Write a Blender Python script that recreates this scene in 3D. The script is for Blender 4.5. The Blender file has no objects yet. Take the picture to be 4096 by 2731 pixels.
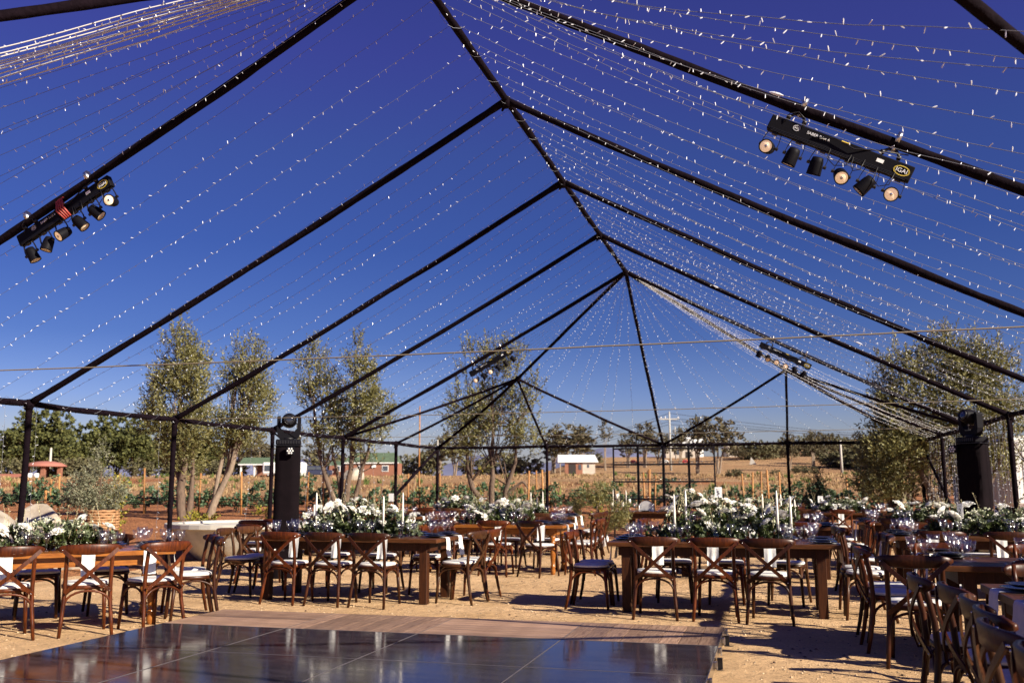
import bpy, math, random
from mathutils import Vector, Matrix, Euler, noise
R_ = math.radians
PI = math.pi
rnd = random.Random(7)

# ------------------------------------------------------------------ camera, sky, sun, exposure
scene = bpy.context.scene
col = scene.collection
CAM = Vector((2.777, 0.0, 1.378))
cam_d = bpy.data.cameras.new('camera')
cam_d.sensor_width = 36.0
cam_d.lens = 33.05
cam_d.clip_start = 0.05
cam_d.clip_end = 6000
cam_d.dof.use_dof = True
cam_d.dof.focus_distance = 7.6
cam_d.dof.aperture_fstop = 3.2
cam = bpy.data.objects.new('camera', cam_d)
col.objects.link(cam)
cam.matrix_world = (Matrix.Translation(CAM) @ Matrix.Rotation(0.26815, 4, 'Z')
                    @ Matrix.Rotation(PI / 2 + 0.15157, 4, 'X') @ Matrix.Rotation(-0.0029, 4, 'Z'))
scene.camera = cam

SUNV = Vector((1.32, -0.50, 0.76)).normalized()      # towards the sun
SUN_EL = math.asin(SUNV.z)
SUN_AZ = math.atan2(SUNV.x, SUNV.y)
world = bpy.data.worlds.new('World')
scene.world = world
world.use_nodes = True
wn, wl = world.node_tree.nodes, world.node_tree.links
wn.clear()
w_out = wn.new('ShaderNodeOutputWorld')
w_bg = wn.new('ShaderNodeBackground')
w_sky = wn.new('ShaderNodeTexSky')
w_sky.sky_type = 'NISHITA'
w_sky.sun_disc = False
w_sky.sun_elevation = SUN_EL
w_sky.sun_rotation = SUN_AZ
w_sky.altitude = 300
w_sky.air_density = 1.0
w_sky.dust_density = 0.4
w_sky.ozone_density = 3.0
w_tc = wn.new('ShaderNodeTexCoord')
w_sep = wn.new('ShaderNodeSeparateXYZ')
w_ramp = wn.new('ShaderNodeValToRGB')
w_mul = wn.new('ShaderNodeMix')
w_mul.data_type = 'RGBA'
w_mul.blend_type = 'MULTIPLY'
w_mul.inputs[0].default_value = 1.0
wl.new(w_tc.outputs['Generated'], w_sep.inputs[0])
wl.new(w_sep.outputs['Z'], w_ramp.inputs[0])
wl.new(w_sky.outputs[0], w_mul.inputs[6])
wl.new(w_ramp.outputs[0], w_mul.inputs[7])
wl.new(w_mul.outputs[2], w_bg.inputs[0])
wl.new(w_bg.outputs[0], w_out.inputs[0])
w_bg.inputs[1].default_value = 0.05
cr = w_ramp.color_ramp
SKY_GRADE = [(0.0, (0.72, 0.64, 0.80)), (0.056, (0.70, 0.64, 0.83)), (0.09, (0.54, 0.56, 0.91)), (0.15, (0.32, 0.39, 0.76)), (0.246, (0.26, 0.33, 0.74)), (0.34, (0.32, 0.34, 0.77)), (0.43, (0.40, 0.30, 0.83)), (1.0, (0.41, 0.29, 0.83))]
cr.elements[0].position = 0.0
cr.elements[0].color = (*SKY_GRADE[0][1], 1)
cr.elements[1].position = 1.0
cr.elements[1].color = (*SKY_GRADE[-1][1], 1)
for p_, c_ in SKY_GRADE[1:-1]:
    e_ = cr.elements.new(p_)
    e_.color = (*c_, 1)

sun_d = bpy.data.lights.new('sun', 'SUN')
sun_d.energy = 5.0
sun_d.angle = R_(0.55)
sun_d.color = (1.0, 0.90, 0.74)
sun = bpy.data.objects.new('sun', sun_d)
col.objects.link(sun)
sun.rotation_euler = SUNV.to_track_quat('Z', 'Y').to_euler()

scene.view_settings.view_transform = 'Standard'
scene.view_settings.look = 'None'
scene.view_settings.exposure = 1.05
scene.view_settings.gamma = 1.0
scene.render.film_transparent = False
scene.cycles.use_denoising = True
scene.cycles.max_bounces = 8
scene.cycles.transparent_max_bounces = 24
scene.cycles.glossy_bounces = 3
scene.cycles.diffuse_bounces = 2
scene.cycles.transmission_bounces = 3
scene.cycles.sample_clamp_indirect = 6.0
scene.cycles.caustics_reflective = False
scene.cycles.caustics_refractive = False

# ------------------------------------------------------------------ object helpers
def put(o, parent=None):
    col.objects.link(o)
    if parent is not None:
        o.parent = parent
    return o

def tag(o, label=None, cat=None, group=None, kind=None):
    if label: o['label'] = label
    if cat: o['category'] = cat
    if group: o['group'] = group
    if kind: o['kind'] = kind
    return o

def thing(name, label, cat, loc=(0, 0, 0), rz=0.0, group=None, rot=None):
    o = bpy.data.objects.new(name, None)
    o.empty_display_size = 0.1
    o.location = loc
    o.rotation_euler = rot if rot is not None else (0, 0, rz)
    col.objects.link(o)
    return tag(o, label, cat, group)

CHILD = {}
def kids(o):
    return [c for c in CHILD.get(o.name, [])]

def dup(root, loc=None, rz=None, label=None, group=None, scale=None, mats=None):
    def cp(o, par):
        c = o.copy()
        col.objects.link(c)
        c.parent = par
        if par is not None:
            CHILD.setdefault(par.name, []).append(c)
        for ch in kids(o):
            cp(ch, c)
        return c
    r = cp(root, None)
    if loc is not None: r.location = loc
    if rz is not None: r.rotation_euler = (0, 0, rz)
    if scale is not None: r.scale = (scale,) * 3 if isinstance(scale, (int, float)) else scale
    if label: r['label'] = label
    if group: r['group'] = group
    return r

def frame_of(d):
    d = d.normalized()
    up = Vector((0, 0, 1)) if abs(d.z) < 0.95 else Vector((1, 0, 0))
    a = d.cross(up).normalized()
    return a, a.cross(d).normalized()

class MB:
    def __init__(s):
        s.v, s.f, s.m, s.sm = [], [], [], []
        s.cur = 0
        s.smooth = False
        s.M = None
    def vert(s, p):
        p = Vector(p)
        if s.M is not None: p = s.M @ p
        s.v.append(p)
        return len(s.v) - 1
    def face(s, idx):
        s.f.append(tuple(idx)); s.m.append(s.cur); s.sm.append(s.smooth)
    def quad(s, a, b, c, d):
        i = [s.vert(p) for p in (a, b, c, d)]
        s.face(i)
    def box(s, x0, x1, y0, y1, z0, z1, bev=0.0):
        if bev <= 0:
            i = [s.vert((x, y, z)) for z in (z0, z1) for y in (y0, y1) for x in (x0, x1)]
            for q in ((0, 2, 3, 1), (4, 5, 7, 6), (0, 1, 5, 4), (2, 6, 7, 3), (0, 4, 6, 2), (1, 3, 7, 5)):
                s.face([i[k] for k in q])
            return
        b = bev
        def ring(z, ins):
            return [s.vert(p) for p in ((x0 + ins, y0 + b + (ins - 0) * 0, z), (x0 + b, y0 + ins, z), (x1 - b, y0 + ins, z), (x1 - ins, y0 + b, z),
                                        (x1 - ins, y1 - b, z), (x1 - b, y1 - ins, z), (x0 + b, y1 - ins, z), (x0 + ins, y1 - b, z))]
        r = [ring(z0, b * 0.6), ring(z0 + b, 0), ring(z1 - b, 0), ring(z1, b * 0.6)]
        for k in range(3):
            for j in range(8):
                s.face((r[k][j], r[k][(j + 1) % 8], r[k + 1][(j + 1) % 8], r[k + 1][j]))
        s.face(list(reversed(r[0]))); s.face(r[3])
    def tube(s, pts, rad, n=8, cap=True, flat=None, twist=0.0, ax=None):
        pts = [Vector(p) for p in pts]
        if not hasattr(rad, '__len__'): rad = [rad] * len(pts)
        rings = []
        a0 = None
        for k, p in enumerate(pts):
            d = (pts[min(k + 1, len(pts) - 1)] - pts[max(k - 1, 0)])
            if ax is not None: d = Vector(ax)
            if d.length < 1e-9: d = Vector((0, 0, 1))
            d.normalize()
            if a0 is None:
                a, b = frame_of(d)
            else:
                a = (a0 - d * a0.dot(d))
                if a.length < 1e-6: a, b = frame_of(d)
                a.normalize()
                b = a.cross(d).normalized()
            a0 = a
            r = rad[k]
            ra, rb = (r, r) if flat is None else (r * flat[0], r * flat[1])
            rings.append([s.vert(p + a * ra * math.cos(2 * PI * j / n + twist) + b * rb * math.sin(2 * PI * j / n + twist)) for j in range(n)])
        for k in range(len(rings) - 1):
            for j in range(n):
                s.face((rings[k][j], rings[k][(j + 1) % n], rings[k + 1][(j + 1) % n], rings[k + 1][j]))
        if cap:
            s.face(list(reversed(rings[0]))); s.face(rings[-1])
    def ribbon(s, pts, side, w, t):
        """flat bar: follows pts, width along side vector, thickness t"""
        pts = [Vector(p) for p in pts]
        side = Vector(side).normalized()
        rings = []
        for k, p in enumerate(pts):
            d = (pts[min(k + 1, len(pts) - 1)] - pts[max(k - 1, 0)]).normalized()
            sd = (side - d * side.dot(d)).normalized()
            nn = d.cross(sd)
            rings.append([s.vert(p + sd * sx * w / 2 + nn * sy * t / 2) for sx, sy in ((-1, -1), (1, -1), (1, 1), (-1, 1))])
        for k in range(len(rings) - 1):
            for j in range(4):
                s.face((rings[k][j], rings[k][(j + 1) % 4], rings[k + 1][(j + 1) % 4], rings[k + 1][j]))
        s.face(list(reversed(rings[0]))); s.face(rings[-1])
    def lathe(s, prof, n=16, c=(0, 0, 0), capb=True, capt=True):
        c = Vector(c)
        rings = []
        for r, z in prof:
            rings.append([s.vert(c + Vector((r * math.cos(2 * PI * j / n), r * math.sin(2 * PI * j / n), z))) for j in range(n)])
        for k in range(len(rings) - 1):
            for j in range(n):
                s.face((rings[k][j], rings[k][(j + 1) % n], rings[k + 1][(j + 1) % n], rings[k + 1][j]))
        if capb and prof[0][0] > 1e-5: s.face(list(reversed(rings[0])))
        if capt and prof[-1][0] > 1e-5: s.face(rings[-1])
    def leaf(s, p, n, u, l, w, bend=0.25):
        """folded leaf: 4 verts + mid = 2 quads -> here 1 quad diamond"""
        p = Vector(p); n = n.normalized()
        u = (u - n * u.dot(n))
        if u.length < 1e-6: u = frame_of(n)[0]
        u.normalize()
        v = n.cross(u)
        a = p; b = p + u * l * .5 + v * w * .5 + n * bend * w; c = p + u * l; d = p + u * l * .5 - v * w * .5 + n * bend * w
        i = [s.vert(q) for q in (a, d, c, b)]
        s.face(i)
    def mesh(s, name, mats):
        me = bpy.data.meshes.new(name)
        me.from_pydata(s.v, [], s.f)
        if not isinstance(mats, (list, tuple)): mats = [mats]
        for m in mats: me.materials.append(m)
        if len(mats) > 1: me.polygons.foreach_set('material_index', s.m)
        if any(s.sm): me.polygons.foreach_set('use_smooth', s.sm)
        me.update()
        return me
    def build(s, name, mats, parent=None):
        o = bpy.data.objects.new(name, s.mesh(name, mats))
        put(o, parent)
        if parent is not None: CHILD.setdefault(parent.name, []).append(o)
        return o

def inst(name, me, parent=None, loc=(0, 0, 0), rot=(0, 0, 0), scale=(1, 1, 1)):
    o = bpy.data.objects.new(name, me)
    put(o, parent)
    if parent is not None: CHILD.setdefault(parent.name, []).append(o)
    o.location = loc; o.rotation_euler = rot; o.scale = scale
    return o

ORD = ['first', 'second', 'third', 'fourth', 'fifth', 'sixth', 'seventh', 'eighth', 'ninth', 'tenth', 'eleventh', 'twelfth', 'thirteenth', 'fourteenth', 'fifteenth', 'sixteenth', 'seventeenth', 'eighteenth', 'nineteenth']
TEN = ['', '', 'twent', 'thirt', 'fort', 'fift', 'sixt']
def ordinal(k):
    if k < 20: return ORD[k - 1]
    return TEN[k // 10] + ('ieth' if k % 10 == 0 else 'y-' + ORD[k % 10 - 1])

# ------------------------------------------------------------------ materials
def mat(name, base, rough=0.6, metal=0.0, spec=None, coat=0.0, var=None, nscale=6.0, stretch=(1, 1, 1), bump=0.0, bscale=None,
        detail=4, sheen=0.0, coord='Object', emis=None, island=0.0, rv=0.0, cr_=0.06):
    m = bpy.data.materials.new(name); m.use_nodes = True
    nt = m.node_tree; N, Lk = nt.nodes, nt.links
    b = N['Principled BSDF']
    b.inputs['Base Color'].default_value = (*base, 1)
    b.inputs['Roughness'].default_value = rough
    b.inputs['Metallic'].default_value = metal
    if spec is not None: b.inputs['Specular IOR Level'].default_value = spec
    if coat: b.inputs['Coat Weight'].default_value = coat; b.inputs['Coat Roughness'].default_value = cr_
    if sheen: b.inputs['Sheen Weight'].default_value = sheen
    if emis: b.inputs['Emission Color'].default_value = (*emis[0], 1); b.inputs['Emission Strength'].default_value = emis[1]
    last = None
    if var is not None or bump or rv:
        tc = N.new('ShaderNodeTexCoord'); mp = N.new('ShaderNodeMapping')
        mp.inputs['Scale'].default_value = stretch
        Lk.new(tc.outputs[coord], mp.inputs[0])
    if var is not None:
        no = N.new('ShaderNodeTexNoise'); no.inputs['Scale'].default_value = nscale; no.inputs['Detail'].default_value = detail
        no.inputs['Roughness'].default_value = 0.65
        Lk.new(mp.outputs[0], no.inputs['Vector'])
        rp = N.new('ShaderNodeValToRGB')
        rp.color_ramp.elements[0].position = 0.30; rp.color_ramp.elements[0].color = (*var, 1)
        rp.color_ramp.elements[1].position = 0.70; rp.color_ramp.elements[1].color = (*base, 1)
        Lk.new(no.outputs['Fac'], rp.inputs[0]); last = rp.outputs[0]
    if island:
        g = N.new('ShaderNodeNewGeometry'); mr = N.new('ShaderNodeMapRange')
        mr.inputs[3].default_value = 1 - island; mr.inputs[4].default_value = 1 + island
        Lk.new(g.outputs['Random Per Island'], mr.inputs[0])
        mx = N.new('ShaderNodeMix'); mx.data_type = 'RGBA'; mx.blend_type = 'MULTIPLY'; mx.inputs[0].default_value = 1
        if last is None: mx.inputs[6].default_value = (*base, 1)
        else: Lk.new(last, mx.inputs[6])
        Lk.new(mr.outputs[0], mx.inputs[7]); last = mx.outputs[2]
    if rv:
        oi = N.new('ShaderNodeObjectInfo'); mr = N.new('ShaderNodeMapRange')
        mr.inputs[3].default_value = 1 - rv; mr.inputs[4].default_value = 1 + rv
        Lk.new(oi.outputs['Random'], mr.inputs[0])
        mx = N.new('ShaderNodeMix'); mx.data_type = 'RGBA'; mx.blend_type = 'MULTIPLY'; mx.inputs[0].default_value = 1
        if last is None: mx.inputs[6].default_value = (*base, 1)
        else: Lk.new(last, mx.inputs[6])
        Lk.new(mr.outputs[0], mx.inputs[7]); last = mx.outputs[2]
    if last is not None: Lk.new(last, b.inputs['Base Color'])
    if bump:
        n2 = N.new('ShaderNodeTexNoise'); n2.inputs['Scale'].default_value = bscale or nscale; n2.inputs['Detail'].default_value = 5
        Lk.new(mp.outputs[0], n2.inputs['Vector'])
        bp = N.new('ShaderNodeBump'); bp.inputs['Strength'].default_value = bump; bp.inputs['Distance'].default_value = 0.02
        Lk.new(n2.outputs['Fac'], bp.inputs['Height']); Lk.new(bp.outputs[0], b.inputs['Normal'])
    return m

def leafmat(name, c1, c2, trans=0.25, rough=0.5):
    m = bpy.data.materials.new(name); m.use_nodes = True
    nt = m.node_tree; N, Lk = nt.nodes, nt.links
    b = N['Principled BSDF']; out = N['Material Output']
    b.inputs['Roughness'].default_value = rough
    g = N.new('ShaderNodeNewGeometry'); rp = N.new('ShaderNodeValToRGB')
    rp.color_ramp.elements[0].color = (*c1, 1); rp.color_ramp.elements[1].color = (*c2, 1)
    Lk.new(g.outputs['Random Per Island'], rp.inputs[0]); Lk.new(rp.outputs[0], b.inputs['Base Color'])
    t = N.new('ShaderNodeBsdfTranslucent'); mx = N.new('ShaderNodeMixShader'); mx.inputs[0].default_value = trans
    Lk.new(rp.outputs[0], t.inputs[0]); Lk.new(b.outputs[0], mx.inputs[1]); Lk.new(t.outputs[0], mx.inputs[2]); Lk.new(mx.outputs[0], out.inputs[0])
    return m

def glassmat(name, tint=(0.985, 0.99, 0.995), boost=0.075):
    m = bpy.data.materials.new(name); m.use_nodes = True
    nt = m.node_tree; N, Lk = nt.nodes, nt.links
    out = N['Material Output']; N.remove(N['Principled BSDF'])
    t = N.new('ShaderNodeBsdfTransparent'); t.inputs[0].default_value = (*tint, 1)
    g = N.new('ShaderNodeBsdfGlossy'); g.inputs['Roughness'].default_value = 0.12; g.inputs[0].default_value = (1.0, 0.98, 0.95, 1)
    fr = N.new('ShaderNodeLayerWeight'); fr.inputs[0].default_value = 0.5
    pw = N.new('ShaderNodeMath'); pw.operation = 'POWER'; pw.inputs[1].default_value = 2.6
    ml = N.new('ShaderNodeMath'); ml.operation = 'MULTIPLY'; ml.inputs[1].default_value = 0.42
    Lk.new(fr.outputs['Facing'], pw.inputs[0]); Lk.new(pw.outputs[0], ml.inputs[0])
    ad = N.new('ShaderNodeMath'); ad.operation = 'ADD'; ad.inputs[1].default_value = boost; ad.use_clamp = True
    mx = N.new('ShaderNodeMixShader')
    Lk.new(ml.outputs[0], ad.inputs[0]); Lk.new(ad.outputs[0], mx.inputs[0]); Lk.new(t.outputs[0], mx.inputs[1]); Lk.new(g.outputs[0], mx.inputs[2]); Lk.new(mx.outputs[0], out.inputs[0])
    return m

M = {}
def wood(name, base, dark, rough=0.38, coat=0.06, stretch=(3, 3, 0.6), rv=0.0, ns=14, cr_=0.25):
    M[name] = mat(name, base, rough=rough, coat=coat, spec=0.20, var=dark, nscale=ns, stretch=stretch, bump=0.06, bscale=30, rv=rv, cr_=cr_)
wood('chair_red', (0.115, 0.026, 0.005), (0.026, 0.006, 0.003), rv=0.28)
wood('chair_dark', (0.062, 0.017, 0.005), (0.018, 0.005, 0.003), rv=0.28)
wood('chair_grey', (0.082, 0.031, 0.011), (0.025, 0.010, 0.005), rv=0.2)
wood('farm_wood', (0.115, 0.040, 0.012), (0.036, 0.013, 0.005), rough=0.45, coat=0.08, stretch=(1.0, 9, 9), rv=0.22, ns=7)
wood('farm_leg', (0.062, 0.019, 0.006), (0.022, 0.007, 0.003), rough=0.55, coat=0.0, stretch=(9, 9, 1.0), rv=0.1, ns=7)
wood('honey_wood', (0.370, 0.135, 0.026), (0.200, 0.060, 0.012), rough=0.25, coat=0.5, stretch=(1.0, 7, 7), rv=0.1, ns=6)
wood('plank_wood', (0.50, 0.32, 0.21), (0.11, 0.058, 0.040), rough=0.45, coat=0.05, stretch=(1.0, 16, 9), rv=0.30, ns=4)
M['cushion'] = mat('cushion', (0.72, 0.70, 0.66), rough=0.85, var=(0.60, 0.58, 0.55), nscale=20, bump=0.15, bscale=60)
M['linen'] = mat('linen', (0.76, 0.74, 0.70), rough=0.85, var=(0.66, 0.64, 0.61), nscale=30, bump=0.2, bscale=90)
M['black_plate'] = mat('black_plate', (0.010, 0.010, 0.013), rough=0.22, coat=0.3)
M['steel'] = mat('steel', (0.62, 0.62, 0.64), rough=0.22, metal=1.0)
M['zinc'] = mat('zinc', (0.70, 0.70, 0.70), rough=0.3, metal=1.0, var=(0.45, 0.45, 0.46), nscale=40)
M['seam'] = mat('seam', (0.15, 0.13, 0.125), rough=0.4, metal=0.3)
M['glass'] = glassmat('glass')
M['blue_glass'] = glassmat('blue_glass', (0.80, 0.84, 0.98), 0.16)
M['wax'] = mat('wax', (0.86, 0.82, 0.72), rough=0.5)
M['card'] = mat('card', (0.82, 0.82, 0.80), rough=0.7)
M['ink'] = mat('ink', (0.03, 0.03, 0.035), rough=0.6)
M['black_metal'] = mat('black_metal', (0.006, 0.005, 0.007), rough=0.45)
M['black_plastic'] = mat('black_plastic', (0.0060, 0.0055, 0.008), spec=0.08, rough=0.55, bump=0.05, bscale=120)
M['wrap'] = mat('wrap', (0.0085, 0.0045, 0.0075), rough=0.9, spec=0.06, var=(0.004, 0.002, 0.0035), nscale=18, stretch=(1, 1, 1), bump=0.5, bscale=26)
M['cover'] = mat('cover', (0.0075, 0.0045, 0.006), rough=0.9, spec=0.06, var=(0.0045, 0.003, 0.004), nscale=5, bump=0.25, bscale=7)
M['wire'] = mat('wire', (0.17, 0.175, 0.20), rough=0.45)
M['wire_white'] = mat('wire_white', (0.62, 0.60, 0.58), rough=0.4)
M['bulb'] = mat('bulb', (0.80, 0.82, 0.86), rough=0.25, spec=0.8)
M['cable'] = mat('cable', (0.22, 0.18, 0.12), rough=0.6)
M['lens'] = mat('lens', (0.92, 0.66, 0.36), rough=0.35, var=(0.98, 0.88, 0.66), nscale=14)
M['lens_lit'] = mat('lens_lit', (0.95, 0.80, 0.60), rough=0.3, emis=((1.0, 0.62, 0.34), 0.22))
M['lens_dark'] = mat('lens_dark', (0.02, 0.022, 0.03), rough=0.05, coat=1.0)
M['led'] = mat('led', (0.75, 0.74, 0.70), rough=0.15, coat=1.0)
M['white_ink'] = mat('white_ink', (0.8, 0.8, 0.82), rough=0.5)
M['yellow_ink'] = mat('yellow_ink', (0.8, 0.6, 0.08), rough=0.5)
M['red_strap'] = mat('red_strap', (0.35, 0.04, 0.03), rough=0.5)
M['concrete'] = mat('concrete', (0.52, 0.50, 0.45), rough=0.85, var=(0.36, 0.34, 0.30), nscale=4, bump=0.25, bscale=12)
M['concrete_light'] = mat('concrete_light', (0.50, 0.47, 0.41), rough=0.8, var=(0.46, 0.43, 0.38), nscale=5)
M['rock'] = mat('rock', (0.46, 0.42, 0.35), rough=0.9, var=(0.28, 0.22, 0.16), nscale=2.2, bump=0.5, bscale=9)
M['bark'] = mat('bark', (0.17, 0.115, 0.08), rough=0.9, var=(0.075, 0.05, 0.036), nscale=5, stretch=(4, 4, 1), bump=0.8, bscale=9)
M['bark_pale'] = mat('bark_pale', (0.33, 0.26, 0.19), rough=0.9, var=(0.17, 0.12, 0.09), nscale=5, stretch=(4, 4, 1), bump=0.6, bscale=9)
M['stake'] = mat('stake', (0.40, 0.19, 0.055), rough=0.7, var=(0.26, 0.11, 0.035), nscale=6, stretch=(4, 4, 1), rv=0.2)
M['post_wood'] = mat('post_wood', (0.46, 0.36, 0.24), rough=0.8, var=(0.30, 0.22, 0.14), nscale=6, stretch=(4, 4, 1))
M['wicker'] = mat('wicker', (0.48, 0.26, 0.12), rough=0.7, var=(0.25, 0.12, 0.05), nscale=22, stretch=(1, 1, 3), bump=0.8, bscale=26)
M['pot_white'] = mat('pot_white', (0.70, 0.70, 0.70), rough=0.5)
M['olive_leaf'] = leafmat('olive_leaf', (0.066, 0.066, 0.018), (0.29, 0.265, 0.095), 0.25)
M['olive_leaf_sage'] = leafmat('olive_leaf_sage', (0.11, 0.12, 0.065), (0.30, 0.29, 0.19), 0.2)
M['vine_leaf'] = leafmat('vine_leaf', (0.040, 0.080, 0.035), (0.14, 0.21, 0.11), 0.25)
M['pine_leaf'] = leafmat('pine_leaf', (0.035, 0.045, 0.010), (0.14, 0.14, 0.035), 0.12, 0.8)
M['euc_leaf'] = leafmat('euc_leaf', (0.055, 0.048, 0.022), (0.17, 0.135, 0.070), 0.15, 0.8)
M['scrub_leaf'] = leafmat('scrub_leaf', (0.050, 0.048, 0.020), (0.17, 0.15, 0.07), 0.1, 0.8)
M['yellow_leaf'] = leafmat('yellow_leaf', (0.10, 0.11, 0.012), (0.50, 0.42, 0.05), 0.3)
M['cypress_leaf'] = leafmat('cypress_leaf', (0.010, 0.018, 0.008), (0.035, 0.05, 0.02), 0.1, 0.8)
M['weed_leaf'] = leafmat('weed_leaf', (0.06, 0.10, 0.02), (0.20, 0.24, 0.06), 0.2, 0.8)
M['green_dark'] = leafmat('green_dark', (0.016, 0.028, 0.006), (0.085, 0.105, 0.032), 0.2, 0.35)
M['eucalyptus'] = leafmat('eucalyptus', (0.10, 0.13, 0.065), (0.28, 0.31, 0.19), 0.2, 0.5)
M['bud'] = leafmat('bud', (0.55, 0.58, 0.30), (0.85, 0.85, 0.72), 0.2, 0.6)
M['petal'] = leafmat('petal', (0.80, 0.77, 0.68), (0.93, 0.92, 0.88), 0.25, 0.6)
M['petal_blush'] = leafmat('petal_blush', (0.80, 0.55, 0.42), (0.90, 0.80, 0.72), 0.25, 0.6)
M['dry_stem'] = leafmat('dry_stem', (0.45, 0.38, 0.18), (0.70, 0.62, 0.40), 0.2, 0.6)
M['dry_grass'] = leafmat('dry_grass', (0.26, 0.165, 0.075), (0.48, 0.33, 0.17), 0.15, 0.9)
M['brick'] = mat('brick', (0.29, 0.12, 0.07), rough=0.85, var=(0.22, 0.095, 0.06), nscale=3)
M['plaster'] = mat('plaster', (0.55, 0.48, 0.40), rough=0.9, var=(0.42, 0.36, 0.30), nscale=2)
M['white_roof'] = mat('white_roof', (0.70, 0.68, 0.66), rough=0.5)
M['green_roof'] = mat('green_roof', (0.10, 0.15, 0.085), rough=0.7, var=(0.07, 0.10, 0.06), nscale=3)
M['red_tile'] = mat('red_tile', (0.34, 0.13, 0.095), rough=0.8)
M['dark_open'] = mat('dark_open', (0.03, 0.022, 0.02), rough=0.9)
M['white_paint'] = mat('white_paint', (0.80, 0.79, 0.77), rough=0.35)
M['suv_paint'] = mat('suv_paint', (0.03, 0.035, 0.07), rough=0.25, coat=0.8)
M['window_glass'] = mat('window_glass', (0.06, 0.07, 0.09), rough=0.08, coat=1.0)
M['rubber'] = mat('rubber', (0.02, 0.02, 0.02), rough=0.8)
M['blue_tank'] = mat('blue_tank', (0.10, 0.15, 0.24), rough=0.5)
M['mountain'] = mat('mountain', (0.16, 0.17, 0.27), rough=1.0, var=(0.11, 0.12, 0.21), nscale=0.01)  # blue of distance haze is put into the base colour, no haze volume
M['red_paint'] = mat('red_paint', (0.6, 0.03, 0.02), rough=0.4)

# gloss black dance floor with dust
def tile_mat():
    m = mat('tile_black', (0.030, 0.020, 0.034), rough=0.09, coat=0.0, spec=0.42)
    nt = m.node_tree; N, Lk = nt.nodes, nt.links; b = N['Principled BSDF']
    tc = N.new('ShaderNodeTexCoord'); mp = N.new('ShaderNodeMapping'); mp.inputs['Rotation'].default_value = (0, 0, 0.5); mp.inputs['Scale'].default_value = (0.7, 3.0, 1)
    no = N.new('ShaderNodeTexNoise'); no.inputs['Scale'].default_value = 3.2; no.inputs['Detail'].default_value = 7
    oi = N.new('ShaderNodeObjectInfo'); ad = N.new('ShaderNodeVectorMath'); ad.operation = 'ADD'
    cm = N.new('ShaderNodeCombineXYZ')
    ml = N.new('ShaderNodeMath'); ml.operation = 'MULTIPLY'; ml.inputs[1].default_value = 37
    Lk.new(oi.outputs['Random'], ml.inputs[0]); Lk.new(ml.outputs[0], cm.inputs[0]); Lk.new(ml.outputs[0], cm.inputs[1])
    Lk.new(tc.outputs['Object'], ad.inputs[0]); Lk.new(cm.outputs[0], ad.inputs[1]); Lk.new(ad.outputs[0], mp.inputs[0]); Lk.new(mp.outputs[0], no.inputs['Vector'])
    rp = N.new('ShaderNodeMapRange'); rp.inputs[1].default_value = 0.35; rp.inputs[2].default_value = 0.75; rp.inputs[3].default_value = 0.075; rp.inputs[4].default_value = 0.15
    Lk.new(no.outputs['Fac'], rp.inputs[0]); Lk.new(rp.outputs[0], b.inputs['Roughness'])
    cr2 = N.new('ShaderNodeValToRGB'); cr2.color_ramp.elements[0].position = 0.4; cr2.color_ramp.elements[0].color = (0.030, 0.025, 0.036, 1)
    cr2.color_ramp.elements[1].position = 0.75; cr2.color_ramp.elements[1].color = (0.050, 0.043, 0.056, 1)
    Lk.new(no.outputs['Fac'], cr2.inputs[0])
    n3 = N.new('ShaderNodeTexNoise'); n3.inputs['Scale'].default_value = 90; n3.inputs['Detail'].default_value = 1
    Lk.new(ad.outputs[0], n3.inputs['Vector'])
    th = N.new('ShaderNodeMapRange'); th.inputs[1].default_value = 0.745; th.inputs[2].default_value = 0.77
    Lk.new(n3.outputs['Fac'], th.inputs[0])
    mx = N.new('ShaderNodeMix'); mx.data_type = 'RGBA'; mx.inputs[7].default_value = (0.45, 0.34, 0.22, 1)
    Lk.new(th.outputs[0], mx.inputs[0]); Lk.new(cr2.outputs[0], mx.inputs[6]); Lk.new(mx.outputs[2], b.inputs['Base Color'])
    return m
M['tile'] = tile_mat()

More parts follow.
